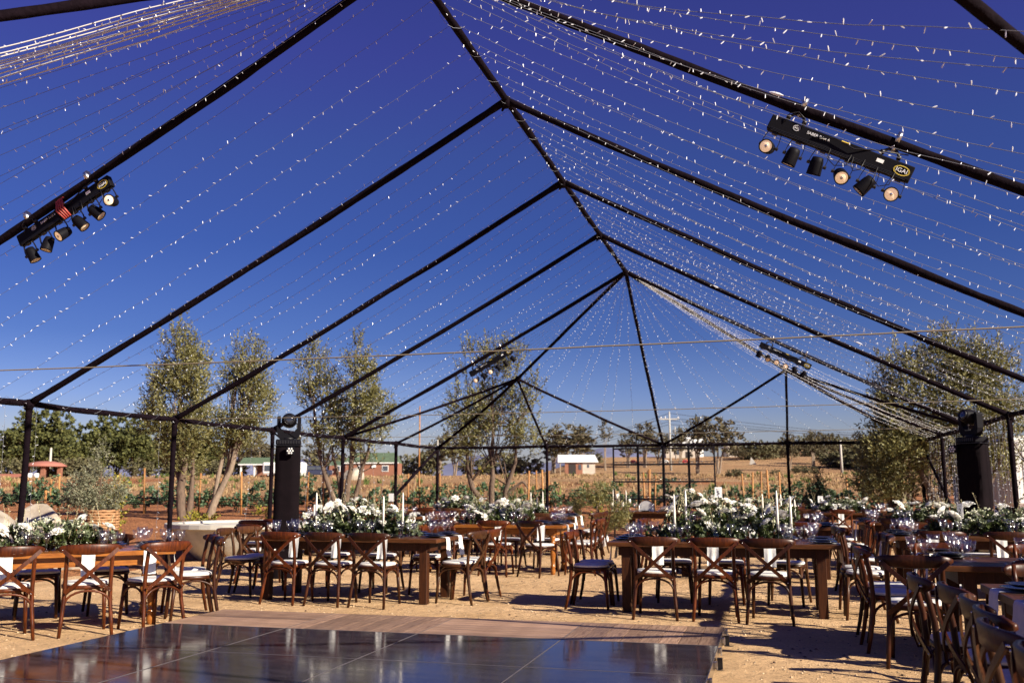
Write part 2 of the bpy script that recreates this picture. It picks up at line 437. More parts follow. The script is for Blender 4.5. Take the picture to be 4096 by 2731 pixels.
# granular ground materials
def ground_mat(name, cols, fine=60, coarse=1.2, bump=0.5, dist=0.02, spots=None):
    m = bpy.data.materials.new(name); m.use_nodes = True
    nt = m.node_tree; N, Lk = nt.nodes, nt.links; b = N['Principled BSDF']; b.inputs['Roughness'].default_value = 0.95
    b.inputs['Specular IOR Level'].default_value = 0.15
    tc = N.new('ShaderNodeTexCoord')
    n1 = N.new('ShaderNodeTexNoise'); n1.inputs['Scale'].default_value = coarse; n1.inputs['Detail'].default_value = 6
    n2 = N.new('ShaderNodeTexNoise'); n2.inputs['Scale'].default_value = fine; n2.inputs['Detail'].default_value = 4; n2.inputs['Roughness'].default_value = 0.75
    Lk.new(tc.outputs['Object'], n1.inputs['Vector']); Lk.new(tc.outputs['Object'], n2.inputs['Vector'])
    r1 = N.new('ShaderNodeValToRGB'); r1.color_ramp.elements[0].position = 0.32; r1.color_ramp.elements[1].position = 0.68
    r1.color_ramp.elements[0].color = (*cols[0], 1); r1.color_ramp.elements[1].color = (*cols[1], 1)
    Lk.new(n1.outputs['Fac'], r1.inputs[0])
    mr = N.new('ShaderNodeMapRange'); mr.inputs[1].default_value = 0.28; mr.inputs[2].default_value = 0.72; mr.inputs[3].default_value = 0.60; mr.inputs[4].default_value = 1.35
    Lk.new(n2.outputs['Fac'], mr.inputs[0])
    mx = N.new('ShaderNodeMix'); mx.data_type = 'RGBA'; mx.blend_type = 'MULTIPLY'; mx.inputs[0].default_value = 1
    Lk.new(r1.outputs[0], mx.inputs[6]); Lk.new(mr.outputs[0], mx.inputs[7])
    last = mx.outputs[2]
    if spots:
        n4 = N.new('ShaderNodeTexNoise'); n4.inputs['Scale'].default_value = spots[1]; n4.inputs['Detail'].default_value = 5
        Lk.new(tc.outputs['Object'], n4.inputs['Vector'])
        th = N.new('ShaderNodeMapRange'); th.inputs[1].default_value = spots[2]; th.inputs[2].default_value = spots[2] + 0.1
        Lk.new(n4.outputs['Fac'], th.inputs[0])
        m2 = N.new('ShaderNodeMix'); m2.data_type = 'RGBA'; m2.inputs[7].default_value = (*spots[0], 1)
        Lk.new(th.outputs[0], m2.inputs[0]); Lk.new(last, m2.inputs[6]); last = m2.outputs[2]
    Lk.new(last, b.inputs['Base Color'])
    bp = N.new('ShaderNodeBump'); bp.inputs['Strength'].default_value = bump; bp.inputs['Distance'].default_value = dist
    b2 = N.new('ShaderNodeBump'); b2.inputs['Strength'].default_value = bump; b2.inputs['Distance'].default_value = dist * 3
    n3 = N.new('ShaderNodeTexNoise'); n3.inputs['Scale'].default_value = 7; n3.inputs['Detail'].default_value = 3
    Lk.new(tc.outputs['Object'], n3.inputs['Vector'])
    Lk.new(n2.outputs['Fac'], bp.inputs['Height']); Lk.new(n3.outputs['Fac'], b2.inputs['Height'])
    Lk.new(b2.outputs[0], bp.inputs['Normal']); Lk.new(bp.outputs[0], b.inputs['Normal'])
    return m
M['gravel'] = ground_mat('gravel', ((0.50, 0.315, 0.160), (0.66, 0.435, 0.240)), fine=70, coarse=0.9, bump=0.9, dist=0.022)
M['red_soil'] = ground_mat('red_soil', ((0.27, 0.105, 0.045), (0.42, 0.185, 0.08)), fine=14, coarse=0.5, bump=0.8, dist=0.06)
M['dry_field'] = ground_mat('dry_field', ((0.30, 0.16, 0.075), (0.46, 0.285, 0.15)), fine=5, coarse=0.09, bump=0.8, dist=0.12, spots=((0.22, 0.17, 0.08), 0.30, 0.60))

# ------------------------------------------------------------------ terrain
def cam2w(l, d):
    """lateral / depth in the camera's heading -> world x, y"""
    return (2.777 - 0.265 * d + 0.964 * l, 0.964 * d + 0.265 * l)

def sstep(t):
    t = max(0.0, min(1.0, t)); return t * t * (3 - 2 * t)

def ground_z(x, y):
    dx = x - 2.777
    d = -0.265 * dx + 0.964 * y
    l = 0.964 * dx + 0.265 * y
    z = 0.0
    if d > 24: z += 0.045 * min(d - 24, 10)
    if d > 34: z += 0.036 * min(d - 34, 50)
    if d > 84: z += 0.006 * min(d - 84, 400)
    a = l / max(d, 1)
    z += sstep((d - 92) / 70) * 3.3 * sstep((a - 0.0) / 0.1)
    z += sstep((d - 170) / 230) * 12 * sstep((a - 0.16) / 0.2)
    # shallow planted bank left of the court
    z += 0.30 * sstep((-8.0 - x) / 3.0) * sstep((y - 9) / 4) * sstep((30 - y) / 6)
    return z

def grid_sheet(name, us, vs, fn, m, kind='structure'):
    b = MB(); b.smooth = True
    idx = [[b.vert(fn(u, v)) for u in us] for v in vs]
    for j in range(len(vs) - 1):
        for i in range(len(us) - 1):
            b.face((idx[j][i], idx[j][i + 1], idx[j + 1][i + 1], idx[j + 1][i]))
    o = b.build(name, m)
    tag(o, kind=kind)
    return o

def frange(a, b, n): return [a + (b - a) * i / n for i in range(n + 1)]

# the far ground: a sheet in heading coordinates reaching past the hills
def far_fn(a, d):
    x, y = cam2w(a * d, d)
    z = ground_z(x, y)
    if d > 40: z += 0.12 * noise.noise(Vector((x * 0.05, y * 0.05, 0))) * min(1, (d - 40) / 30)
    return (x, y, z)
g = grid_sheet('ground', frange(-1.25, 1.25, 120), [46 + 3 * i for i in range(45)] + [185 + 15 * i for i in range(22)] + [560, 800, 1200, 2000, 3600], far_fn, M['dry_field'])
tag(g, 'dry brown field with yellow grass rising to the hills behind the vineyard')
# nearer soil: square grid under everything incl. behind the camera
def soil_fn(x, y):
    z = ground_z(x, y)
    if y > 24 or x < -7.4:
        z += 0.035 * noise.noise(Vector((x * 0.9, y * 2.6, 1.0))) * min(1.0, max((y - 24), (-7.4 - x)) / 1.0)
    return (x, y, z - 0.012)
s_ = grid_sheet('vineyard_soil', frange(-62, 62, 200), frange(-30, 66, 190), soil_fn, M['red_soil'])
tag(s_, 'reddish ploughed soil of the vineyard beyond the gravel court')
def grav_fn(x, y):
    n = noise.noise(Vector((x * 2.2, y * 2.2, 3))) * 0.010 + noise.noise(Vector((x * 6, y * 6, 5))) * 0.007
    return (x + (0.25 * noise.noise(Vector((y * 0.7, 0, 7))) if abs(x + 7.6) < 0.3 else 0), y + (0.3 * noise.noise(Vector((x * 0.6, 2, 7))) if y > 24.2 else 0), 0.010 + n)
gv = grid_sheet('gravel', frange(-7.6, 9.0, 166), frange(-4, 24.4, 284), grav_fn, M['gravel'])
tag(gv, 'pale sandy decomposed granite floor under the marquee')

def scatter_stones(name, label, n, m, size, xr, yr, seed):
    rr = random.Random(seed); b = MB()
    for k in range(n):
        x = rr.uniform(*xr); y = yr[0] + (yr[1] - yr[0]) * rr.random() ** 1.4
        if -2.8 < x < 2.4 and y < 8.9: continue
        s = rr.uniform(*size); z = grav_fn(x, y)[2]
        p = [b.vert((x + s * math.cos(a) * rr.uniform(.7, 1.2), y + s * math.sin(a) * rr.uniform(.7, 1.2), z + s * .1)) for a in (0, 1.6, 3.1, 4.7)]
        t = b.vert((x + rr.uniform(-.3, .3) * s, y, z + s * rr.uniform(.5, .9)))
        for j in range(4): b.face((p[j], p[(j + 1) % 4], t))
    return tag(b.build(name, m), label, 'gravel', kind='stuff')
scatter_stones('loose_stones', 'small loose stones scattered on the sandy court', 9000, mat('stone_chip', (0.46, 0.33, 0.20), rough=0.9, island=.45), (.006, .017), (-7, 7.5), (3.5, 20), 4)
scatter_stones('dark_chips', 'dark bark and leaf bits scattered on the sandy court', 1800, mat('bark_chip', (0.13, 0.075, 0.04), rough=0.9, island=.4), (.006, .020), (-7, 7.5), (3.5, 18), 6)

# mountains far off
def ridge(pts, name, label, dist, base=-20):
    b = MB(); b.smooth = True
    n = 70
    rows = []
    for k in range(n + 1):
        t = k / n
        px = pts[0][0] + (pts[-1][0] - pts[0][0]) * t
        for (x0, h0), (x1, h1) in zip(pts, pts[1:]):
            if x0 <= px <= x1:
                f = (px - x0) / (x1 - x0); f = f * f * (3 - 2 * f); h = h0 + (h1 - h0) * f; break
        h += 4 * noise.noise(Vector((px * 0.02, dist * 0.01, 0)))
        r = []
        for q, (dd, hh) in enumerate(((0, 0), (150, .45), (300, .8), (480, 1.0), (700, .6))):
            x, y = cam2w((px - 1176) / 2159 * (dist + dd), dist + dd)
            r.append(b.vert((x, y, base + (h - base) * hh + (6 * noise.noise(Vector((x * .006, y * .006, q))) if 0 < q < 4 else 0))))
        rows.append(r)
    for k in range(n):
        for q in range(4): b.face((rows[k][q], rows[k + 1][q], rows[k + 1][q + 1], rows[k][q + 1]))
    o = b.build(name, M['mountain']); tag(o, label, kind='structure'); return o
ridge([(-700, 60), (-250, 150), (-60, 135), (20, 128), (110, 96), (230, 60), (330, 50), (420, 60)], 'mountain', 'blue grey mountain at the far left', 1900)
ridge([(430, 40), (560, 90), (640, 72), (760, 92), (900, 60), (1010, 62), (1120, 92), (1240, 66), (1400, 106), (1470, 96), (1560, 60), (1750, 30)], 'mountain', 'low blue grey mountains behind the trees', 2300)

# ------------------------------------------------------------------ marquee frame
L = 3.05; W = 6.318; H = 2.424; RZ = 5.752
def FY(i): return (3.2448 + i) * L
tent = thing('marquee_frame', 'black cloth wrapped pipe frame of the open marquee spanning the whole court', 'marquee frame')
def wrapped(name, a, b, r, sag=0.0, seed=0, lump=0.16, n=10, seg=None):
    a, b = Vector(a), Vector(b)
    ln = (b - a).length; k = seg or max(8, int(ln / 0.13))
    pts, rad = [], []
    for i in range(k + 1):
        t = i / k
        p = a.lerp(b, t); p.z -= sag * 4 * t * (1 - t)
        p += Vector((noise.noise(Vector((seed, t * ln * 0.8, 1))), noise.noise(Vector((seed, t * ln * 0.8, 5))), noise.noise(Vector((seed, t * ln * .8, 9))))) * r * 0.28
        pts.append(p)
        q = 1 + lump * noise.noise(Vector((seed * 3.1, t * ln * 1.3, 0))) + lump * 0.8 * noise.noise(Vector((seed * 1.7, t * ln * 5.0, 4)))
        if t < 0.03 or t > 0.97: q *= 1.12
        rad.append(r * q)
    m = MB(); m.smooth = True; m.tube(pts, rad, n=n, flat=(1.0, 1.06))
    return m.build(name, M['wrap'], tent)
def knot(p, r=0.085, seed=0):
    """gathered cloth at a joint"""
    m = MB(); m.smooth = True
    rr = random.Random(seed)
    m.tube([Vector(p) + Vector((rr.uniform(-.02, .02), rr.uniform(-.02, .02), -r)), Vector(p), Vector(p) + Vector((rr.uniform(-.02, .02), rr.uniform(-.02, .02), r * 0.9))], [r * .7, r, r * .6], n=8)
    m.tube([Vector(p), Vector(p) + Vector((rr.uniform(-.06, .06), rr.uniform(-.06, .06), -r * 1.5))], [r * .5, r * .18], n=5)
    return m.build('joint_wrap', M['wrap'], tent)
sd = 1
for i in range(-1, 4):
    y = FY(i)
    for sx in (-1, 1):
        wrapped('rafter', (0, y, RZ), (sx * W, y, H), 0.037, sag=0.05, seed=sd, lump=0.16); sd += 1
    knot((0, y, RZ - .02), 0.065, sd)
    if i < 3: wrapped('ridge_beam', (0, y, RZ), (0, FY(i + 1), RZ), 0.038, seed=sd, lump=0.26); sd += 1
PN = Vector((0, FY(-1), RZ))
for sx in (-1, 1):
    mn = Vector((sx * W * 0.5, FY(-2), 3.90 if sx < 0 else 3.76))
    wrapped('hip_rafter', PN, mn, 0.036, seed=sd); sd += 1
    wrapped('hip_rafter', mn, (sx * W, FY(-3), H), 0.036, seed=sd); sd += 1
    for e in ((sx * W / 2, FY(-3), H), (sx * W, FY(-2), H), (sx * W, FY(-1), H)):
        wrapped('hip_strut', mn, e, 0.032, seed=sd, sag=0.03, lump=.12); sd += 1
for k in range(4):
    wrapped('eave_beam', (-W + k * W / 2, FY(-3), H), (-W + (k + 1) * W / 2, FY(-3), H), 0.036, seed=sd); sd += 1
for i in range(-3, 6):
    y = FY(i)
    for sx in (-1, 1):
        wrapped('post', (sx * W, y, -0.02), (sx * W, y, H), 0.038, seed=sd, lump=0.14); sd += 1
        knot((sx * W, y, H - .01), 0.07, sd)
        if i < 5: wrapped('eave_beam', (sx * W, y, H), (sx * W, FY(i + 1), H), 0.038, seed=sd, sag=0.02, lump=0.22); sd += 1
for k in range(4):
    x0, x1 = -W + k * W / 2, -W + (k + 1) * W / 2
    wrapped('eave_beam', (x0, FY(5), H), (x1, FY(5), H), 0.038, seed=sd, sag=0.015, lump=0.2); sd += 1
    if k: wrapped('post', (x0, FY(5), -0.02), (x0, FY(5), H), 0.036, seed=sd); sd += 1; knot((x0, FY(5), H), .075, sd)
PK = Vector((0, FY(3), RZ))
for sx in (-1, 1):
    ml = Vector((sx * W * 0.5, FY(4), (H + RZ) / 2 - 0.14))
    wrapped('hip_rafter', PK, ml, 0.036, seed=sd); sd += 1
    wrapped('hip_rafter', ml, (sx * W, FY(5), H), 0.036, seed=sd, sag=.06); sd += 1
    knot(ml, 0.07, sd)
    for e in ((sx * W / 2, FY(5), H), (0, FY(5), H), (sx * W, FY(4), H), (sx * W, FY(3), H)):
        wrapped('hip_strut', ml, e, 0.029, seed=sd, sag=0.04, lump=.1); sd += 1
wrapped('hip_rafter', PK, (0, FY(5), H), 0.036, seed=sd, sag=0.05); sd += 1
wrapped('brace', (-W, FY(5), H - .03), (-W, FY(4) + .03, 1.15), 0.04, seed=sd); sd += 1
wrapped('brace', (W, FY(5), H - .03), (W, FY(3.3), 0.25), 0.03, seed=sd); sd += 1
wrapped('brace', (-W, FY(2) + .05, H - .05), (-W + .7, FY(2) - .25, 1.95), 0.016, seed=sd, lump=.05); sd += 1
wrapped('brace', (W, FY(2) + .05, H - .05), (W - .25, FY(1) + 1.9, 2.0), 0.018, seed=sd, lump=.05); sd += 1

# tie cables across the tent
for n_, (i, lab) in enumerate(((-1, 'thick tan tie cable crossing nearest the camera'), (1, 'thin tan tie cable crossing the middle of the marquee'), (3, 'thin tan tie cable crossing nearest the far gable'))):
    m = MB(); m.smooth = True
    pts = []
    for k in range(41):
        t = k / 40
        pts.append((-W + 2 * W * t, FY(i), H + 0.0 - 0.03 * 4 * t * (1 - t) + (0.004 * noise.noise(Vector((k * .7, i, 0))))))
    m.tube(pts, 0.006 if i == -1 else 0.0055, n=6)
    tag(m.build('tie_cable', M['cable']), lab, 'cable', 'cables tied across the marquee')

# ------------------------------------------------------------------ string lights
BULB_N = 0
def strand(a, b, sag=0.10, step=0.105, label='', group='', seed=0, name='light_strand', dbl=False, wr=0.0019, br=0.0035, bl=0.031, wm='wire'):
    rr = random.Random(seed)
    a, b = Vector(a), Vector(b)
    ln = (b - a).length
    root = thing(name, label, 'string lights', group=group)
    def P(t):
        p = a.lerp(b, t); p.z -= sag * 4 * t * (1 - t)
        p.x += 0.02 * noise.noise(Vector((seed, t * ln * 1.2, 0))); p.y += 0.03 * noise.noise(Vector((seed, t * ln * 1.2, 3)))
        p.z += 0.012 * noise.noise(Vector((seed, t * ln * 1.6, 8)))
        return p
    k = max(6, int(ln / 0.30))
    w = MB(); w.smooth = True
    w.tube([P(i / k) for i in range(k + 1)], wr, n=4)
    w.build('wire', M[wm], root)
    q = MB()
    n = int(ln / step)
    d0 = (b - a).normalized(); e1, e2 = frame_of(d0)
    for i in range(n):
        t = (i + 0.5 + rr.uniform(-.25, .25)) / n
        p = P(t); an = rr.uniform(0, 2 * PI)
        dr = (e1 * math.cos(an) + e2 * math.sin(an) + d0 * rr.uniform(-.7, .7))
        dr.z -= 0.25; dr.normalize()
        l = bl * rr.uniform(.85, 1.1)
        q.tube([p, p + dr * l * .45, p + dr * l], [br * .5, br, br * .9], n=4)
    o = q.build('bulbs', M['bulb'], root); o['kind'] = 'stuff'
    if rr.random() < 0.10 and ln > 3:
        t = rr.uniform(.3, .7); p = P(t); d = (P(t + .01) - P(t)).normalized()
        c = MB(); c.tube([p - d * .05, p - d * .02, p + d * .02, p + d * .05], [.004, .011, .011, .004], n=6)
        c.build('connector', M['bulb'], root)
    return root

sno = 0
def bayname(i): return ['the bay above the camera', 'the second bay from the camera', 'the third bay', 'the fourth bay', 'the fifth bay', 'the bay before the far hip'][i]
for bay in range(-1, 3):
    for side, n in ((-1, 6), (1, 9)):
        for k in range(n):
            sno += 1
            y = FY(bay) + L * (k + 0.5) / n + rnd.uniform(-.08, .08)
            dy = rnd.uniform(-.2, .2) if side < 0 else rnd.uniform(-.42, .42)
            word = ['first', 'second', 'third', 'fourth', 'fifth', 'sixth', 'seventh', 'eighth', 'ninth'][k]
            strand((0, y, RZ + 0.03), (side * W, y + dy, H + .03), sag=rnd.uniform(.04, .20) + (0.06 if side > 0 else 0), seed=sno,
                   label='fairy light strand, %s slope, %s one in %s' % ('left' if side < 0 else 'right', word, bayname(bay + 3)),
                   group='fairy light strands between ridge and eaves')
# bundles gathered at the ridge near the camera
for k in range(14):
    sno += 1
    strand((0, FY(-1) - 0.25 + 0.015 * k, RZ + .02), (-W, [1.25, 1.8][k] if k < 2 else 2.55 + 0.055 * k + rnd.uniform(-.05, .05), H + .03), wr=.0055, br=.0046, wm='wire_white', sag=0.0 + 0.05 * (k % 4), seed=sno,
           label='fairy light strand in the upper left bundle, %s from the bottom' % ordinal(14 - k), group='strands of the upper left bundle')
for k in range(9):
    sno += 1
    strand((0, FY(-1) - .02, RZ + .02), (-W, 3.4 + 0.38 * k + rnd.uniform(-.06, .06), H + .03), sag=.08 + .05 * (k % 3), seed=sno,
           label='fairy light strand fanning to the left eave below the bundle, %s from the top' % ordinal(k + 1), group='strands of the near left fan')
for k in range(12):
    sno += 1
    strand((0, FY(-1) - .02, RZ + .02), (W, 1.6 + 0.45 * k, H + .03), wr=.0020, sag=0.20 + 0.05 * (k % 5), seed=sno,
           label='level fairy light strand across the upper right corner, %s from the top' % ordinal(k + 1), group='strands of the upper right corner')
# fan from the far peak
for k in range(19):
    sno += 1
    x = -W + (k + .5) * 2 * W / 19
    strand(PK + Vector((0, 0, .02)), (x + rnd.uniform(-.15, .15), FY(5), H + .03), sag=rnd.uniform(.08, .3), seed=sno, step=.12,
           label='fairy light strand of the far fan, %s along the back beam' % (['first from the left', 'second', 'third', 'fourth', 'fifth', 'sixth', 'seventh', 'eighth', 'ninth', 'tenth', 'eleventh', 'twelfth', 'thirteenth', 'fourteenth', 'fifteenth', 'sixteenth', 'seventeenth', 'eighteenth', 'last on the right'][k]), group='strands of the far fan')
for k in range(12):
    sno += 1
    strand(PK + Vector((0, 0, .02)), (W, FY(3.6) + 0.27 * k * 1.3 * .9, H + .03), sag=0.12 + 0.11 * (k % 3), seed=sno, step=.11,
           label='fairy light strand in the right hip bundle, %s from the near side' % ordinal(k + 1), group='strands of the right hip bundle', wm='wire_white')
for k in range(8):
    sno += 1
    strand(PK + Vector((0, 0, .02)), (-W, FY(3.15) + 0.68 * k, H + .03), sag=0.15, seed=sno, step=.12,
           label='fairy light strand down the left hip, %s from the near side' % ['first', 'second', 'third', 'fourth', 'fifth', 'sixth', 'seventh', 'eighth'][k], group='strands of the left hip fan')
# hanging curtains
for k in range(50):
    sno += 1
    y = FY(1.15) + k * (FY(5) - FY(1.15)) / 50
    strand((W + .03, y, H), (W + .03 + rnd.uniform(-.05, .05), y + rnd.uniform(-.05, .05), rnd.uniform(.15, .55)), sag=0, seed=sno, step=.09, name='hanging_light_strand',
           label='fairy light strand hanging in the right eave curtain, %s from the camera' % ordinal(k + 1), group='strands of the right light curtain')
for k, y in enumerate((FY(-0.12), FY(0.05), FY(.9), FY(1.8), FY(2.25), FY(2.5), FY(2.7), FY(2.85), FY(3.1), FY(3.3), FY(3.55), FY(3.8), FY(4.2), FY(4.5))):
    sno += 1
    strand((-W - .03, y, H), (-W - .03 + rnd.uniform(-.1, .1), y + rnd.uniform(-.12, .12), rnd.uniform(.35, .8)), sag=0, seed=sno, step=.11, name='hanging_light_strand',
           label='fairy light strand hanging under the left eave, %s from the camera' % ordinal(k + 1), group='strands hanging from the left eave')
# fairy lights wound along the pipes, one object per run
def wound(a, b, r, label, seed, step=.16):
    rr = random.Random(seed); a, b = Vector(a), Vector(b); ln = (b - a).length; e1, e2 = frame_of(b - a)
    q = MB(); n = int(ln / step)
    for i in range(n):
        p = a.lerp(b, (i + rr.random() * .7) / n); an = rr.uniform(-PI, PI)
        o = (e1 * math.cos(an) + e2 * math.sin(an))
        q.tube([p + o * r, p + o * (r + .022)], [.003, .004], n=4)
    root = thing('light_strand', label, 'string lights', group='strands wound round the pipes')
    w = MB(); w.tube([a.lerp(b, t / (n * 2)) + (e1 * math.cos(t * .8) + e2 * math.sin(t * .8)) * (r + .004) for t in range(2 * n + 1)], .0018, n=3)
    w.build('wire', M['wire'], root)
    o = q.build('bulbs', M['bulb'], root); o['kind'] = 'stuff'
for i in range(-1, 5):
    for sx, sn in ((-1, 'left'), (1, 'right')):
        wound((sx * W, FY(i), H), (sx * W, FY(i + 1), H), .055, 'fairy lights wound round the %s eave pipe in %s' % (sn, ['the second', 'the third', 'the fourth', 'the fifth', 'the sixth', 'the farthest'][i + 1] + ' bay'), 900 + i * 2 + sx)
for i in range(-1, 3):
    wound((0, FY(i), RZ), (0, FY(i + 1), RZ), .058, 'fairy lights wound round the ridge pipe, %s run from the camera' % ['first', 'second', 'third', 'fourth'][i + 1], 940 + i)
wound((-W, FY(5), H), (W, FY(5), H), .05, 'fairy lights wound round the back eave pipe', 950)
wound(PK, (0, FY(5), H), .05, 'fairy lights wound round the centre hip pipe', 951)
for sx, sn in ((-1, 'left'), (1, 'right')):
    wound(PK, (sx * W, FY(5), H), .05, 'fairy lights wound round the %s hip pipe' % sn, 952 + sx)

# ------------------------------------------------------------------ text helper
def text_mesh(body, size, ext=0.0015):
    cu = bpy.data.curves.new('txt', 'FONT'); cu.body = body; cu.size = size; cu.extrude = ext
    cu.align_x = 'CENTER'; cu.align_y = 'CENTER'; cu.resolution_u = 3
    ob = bpy.data.objects.new('txt', cu); col.objects.link(ob)
    bpy.context.view_layer.update()
    me = bpy.data.meshes.new_from_object(ob.evaluated_get(bpy.context.evaluated_depsgraph_get()))
    bpy.data.objects.remove(ob)
    return me
TXT = {}
def text_part(name, body, size, m, parent, loc, rot):
    key = (body, size, m.name)
    if key not in TXT:
        me = text_mesh(body, size); me.materials.clear(); me.materials.append(m); TXT[key] = me
    return inst(name, TXT[key], parent, loc, rot)

# ------------------------------------------------------------------ pinspot light bars
def light_bar(name, label, c, slope_dir, logos=True, aims=None, strap=False, drop=.245, lit=()):
    """local x runs along the bar, local z up, local -y faces the camera"""
    root = thing(name, label, 'light bar', group='pinspot bars clamped under the rafters')
    ang = math.atan2(slope_dir.z, slope_dir.x)
    root.location = c
    root.rotation_euler = (0, -ang, 0)
    b = MB(); b.box(-.53, .53, -.03, .03, -.052, .058, bev=.006); b.build('housing', M['black_plastic'], root)
    g = MB()
    for k in range(3): g.box(-.5, .5, -.0335, -.0305, -.055 + k * .009, -.051 + k * .009)
    g.build('vent_ribs', M['black_metal'], root)
    for x in (-.36, .34):
        m = MB(); m.smooth = True
        m.tube([(x - .06, 0, .07), (x - .055, 0, .10), (x - .03, 0, .125), (x + .03, 0, .125), (x + .055, 0, .10), (x + .06, 0, .07)], .011, n=6)
        m.tube([(x - .075, -.012, .085), (x - .045, -.012, .085)], .017, n=7); m.tube([(x + .045, -.012, .085), (x + .075, -.012, .085)], .017, n=7)
        m.build('hanging_bracket', M['black_metal'], root)
        q = MB(); q.smooth = True
        zc = drop * .885; q.tube([(x - .016, 0, zc), (x + .016, 0, zc)], .049, n=18); q.box(x - .012, x + .012, -.01, .01, .115, zc - .04)
        q.build('pipe_clamp', M['zinc'], root)
    aims = aims or [(0.05, -.9), (0, .2), (.1, .3), (.5, -.6), (-.4, .2), (.4, -.8)]
    for k, (ax, ay) in enumerate(aims):
        x = -.46 + k * .184
        yk = MB()
        for s in (-1, 1):
            yk.ribbon([(x + s * .05, 0, -.058), (x + s * .060, 0, -.12), (x + s * .060, 0, -.165)], (0, 1, 0), .018, .004)
            yk.tube([(x + s * .050, 0, -.165), (x + s * .072, 0, -.165)], .013, n=8)
        yk.box(x - .05, x + .05, -.009, .009, -.062, -.058); yk.box(x - .02, x + .02, -.015, .015, -.070, -.053)
        yk.build('yoke', M['black_metal'], root)
        d = Vector((ax, ay, -1 + abs(ay) * .75)).normalized()
        u = MB(); u.smooth = True
        p = Vector((x, 0, -.175))
        u.tube([p - d * .065, p - d * .060, p - d * .03, p + d * .055, p + d * .0665, p + d * .067, p + d * .060], [.026, .038, .046, .052, .052, .047, .045], n=16, ax=d)
        can = u.build('spotlight', M['black_plastic'], root)
        v = MB(); v.smooth = True
        v.tube([p + d * .0602, p + d * .0625], [.0445, .042], n=16, ax=d); v.build('lens', M['lens_lit' if k in lit else 'lens'], can)
        hk = MB(); hk.smooth = True
        hk.tube([p + d * .063, p + d * .067], [.012, .009], n=8); hk.build('lamp_hub', M['steel'], can)
    cb = MB(); cb.smooth = True
    for (x0, x1, dz) in ((-.43, -.30, .10), (.30, .42, -.13), (-.05, .1, -.11), (.12, .2, -.1)):
        cb.tube([(x0, -.035, dz * .3), (x0 + .01, -.05, dz), ((x0 + x1) / 2, -.055, dz * 1.3), (x1, -.05, dz), (x1, -.035, dz * .2)], .0035, n=5)
    cb.tube([(-.2, -.035, .0), (-.05, -.05, .045), (.1, -.05, .02), (.25, -.02, .08), (.45, 0, .13)], .005, n=5)
    cb.build('power_cord', M['black_metal'], root)
    if logos:
        fx = (PI / 2, 0, 0)
        text_part('lettering', 'SABER BAR 6', .030, M['white_ink'], root, (-.165, -.032, .02), fx)
        text_part('badge_lettering', 'ADJ', .020, M['white_ink'], root, (-.33, -.032, .022), fx)
        m = MB()
        for rx in (.022, .026):
            m.tube([(-.33 + rx * math.cos(t * PI / 10), -.033, .022 + rx * .8 * math.sin(t * PI / 10)) for t in range(21)], .0010, n=3)
        m.build('badge_ring', M['white_ink'], root)
        text_part('logo_lettering', 'IGAI', .044, M['white_ink'], root, (.455, -.0325, .0), fx)
        m = MB()
        for rx in (.056, .050):
            m.tube([(.455 + rx * math.cos(t * PI / 12), -.0335, .0 + rx * .62 * math.sin(t * PI / 12)) for t in range(25)], .0013, n=3)
        m.build('logo_ring', M['yellow_ink'], root)
        m = MB(); m.box(.27, .32, -.0328, -.031, .0, .026); m.build('sticker', M['card'], root)
        m = MB(); m.tube([(.0, -.055, .04), (.06, -.055, .04)], .0045, n=5); m.build('tape', M['yellow_ink'], root)
    if strap:
        m = MB(); m.smooth = True
        for k in range(4):
            m.tube([(-.0 + k * .02, -.04, -.09), (-.03 + k * .025, -.075, .0), (-.01 + k * .02, -.06, .09), (.02 + k * .01, 0, .14)], .009, n=6)
        m.build('strap', M['red_strap'], root)
    return root
sl = Vector((W, 0, H - RZ)).normalized()
def on_rafter(x, y, drop): return Vector((x, y, RZ - (RZ - H) / W * abs(x) - drop))
light_bar('light_bar', 'black pinspot bar with six spots under the nearest right rafter, SABER BAR 6 lettering', on_rafter(3.33, FY(-1), .245), sl, aims=[(-.15, -1.0), (0, .15), (.12, .25), (.28, -.75), (-.4, .1), (.05, -1.0)], lit=(0, 3, 5))
light_bar('light_bar', 'black pinspot bar with a red strap under the nearest left rafter', on_rafter(-3.28, FY(-1), .20), Vector((W, 0, RZ - H)).normalized(),
          aims=[(0, .2), (-.6, -.2), (-.55, -.75), (.3, .2), (.35, .25), (.15, -1.0)], strap=True, drop=.20, lit=(2, 5))
light_bar('light_bar', 'small distant pinspot bar under the far right rafter', on_rafter(3.1, FY(3), .25), sl, aims=[(0, .3), (.2, -.6), (.1, -.9), (.1, -1.0), (.3, .2), (-.2, .3)], drop=.25, lit=(2, 3))
light_bar('light_bar', 'small distant pinspot bar under the far left rafter before the olive trees', on_rafter(-2.92, FY(3), .25), Vector((W, 0, RZ - H)).normalized(),
          aims=[(-.1, -1.0), (.2, .2), (0, -1.0), (.2, .3), (.1, .3), (.2, .2)], drop=.25, lit=(0, 2))

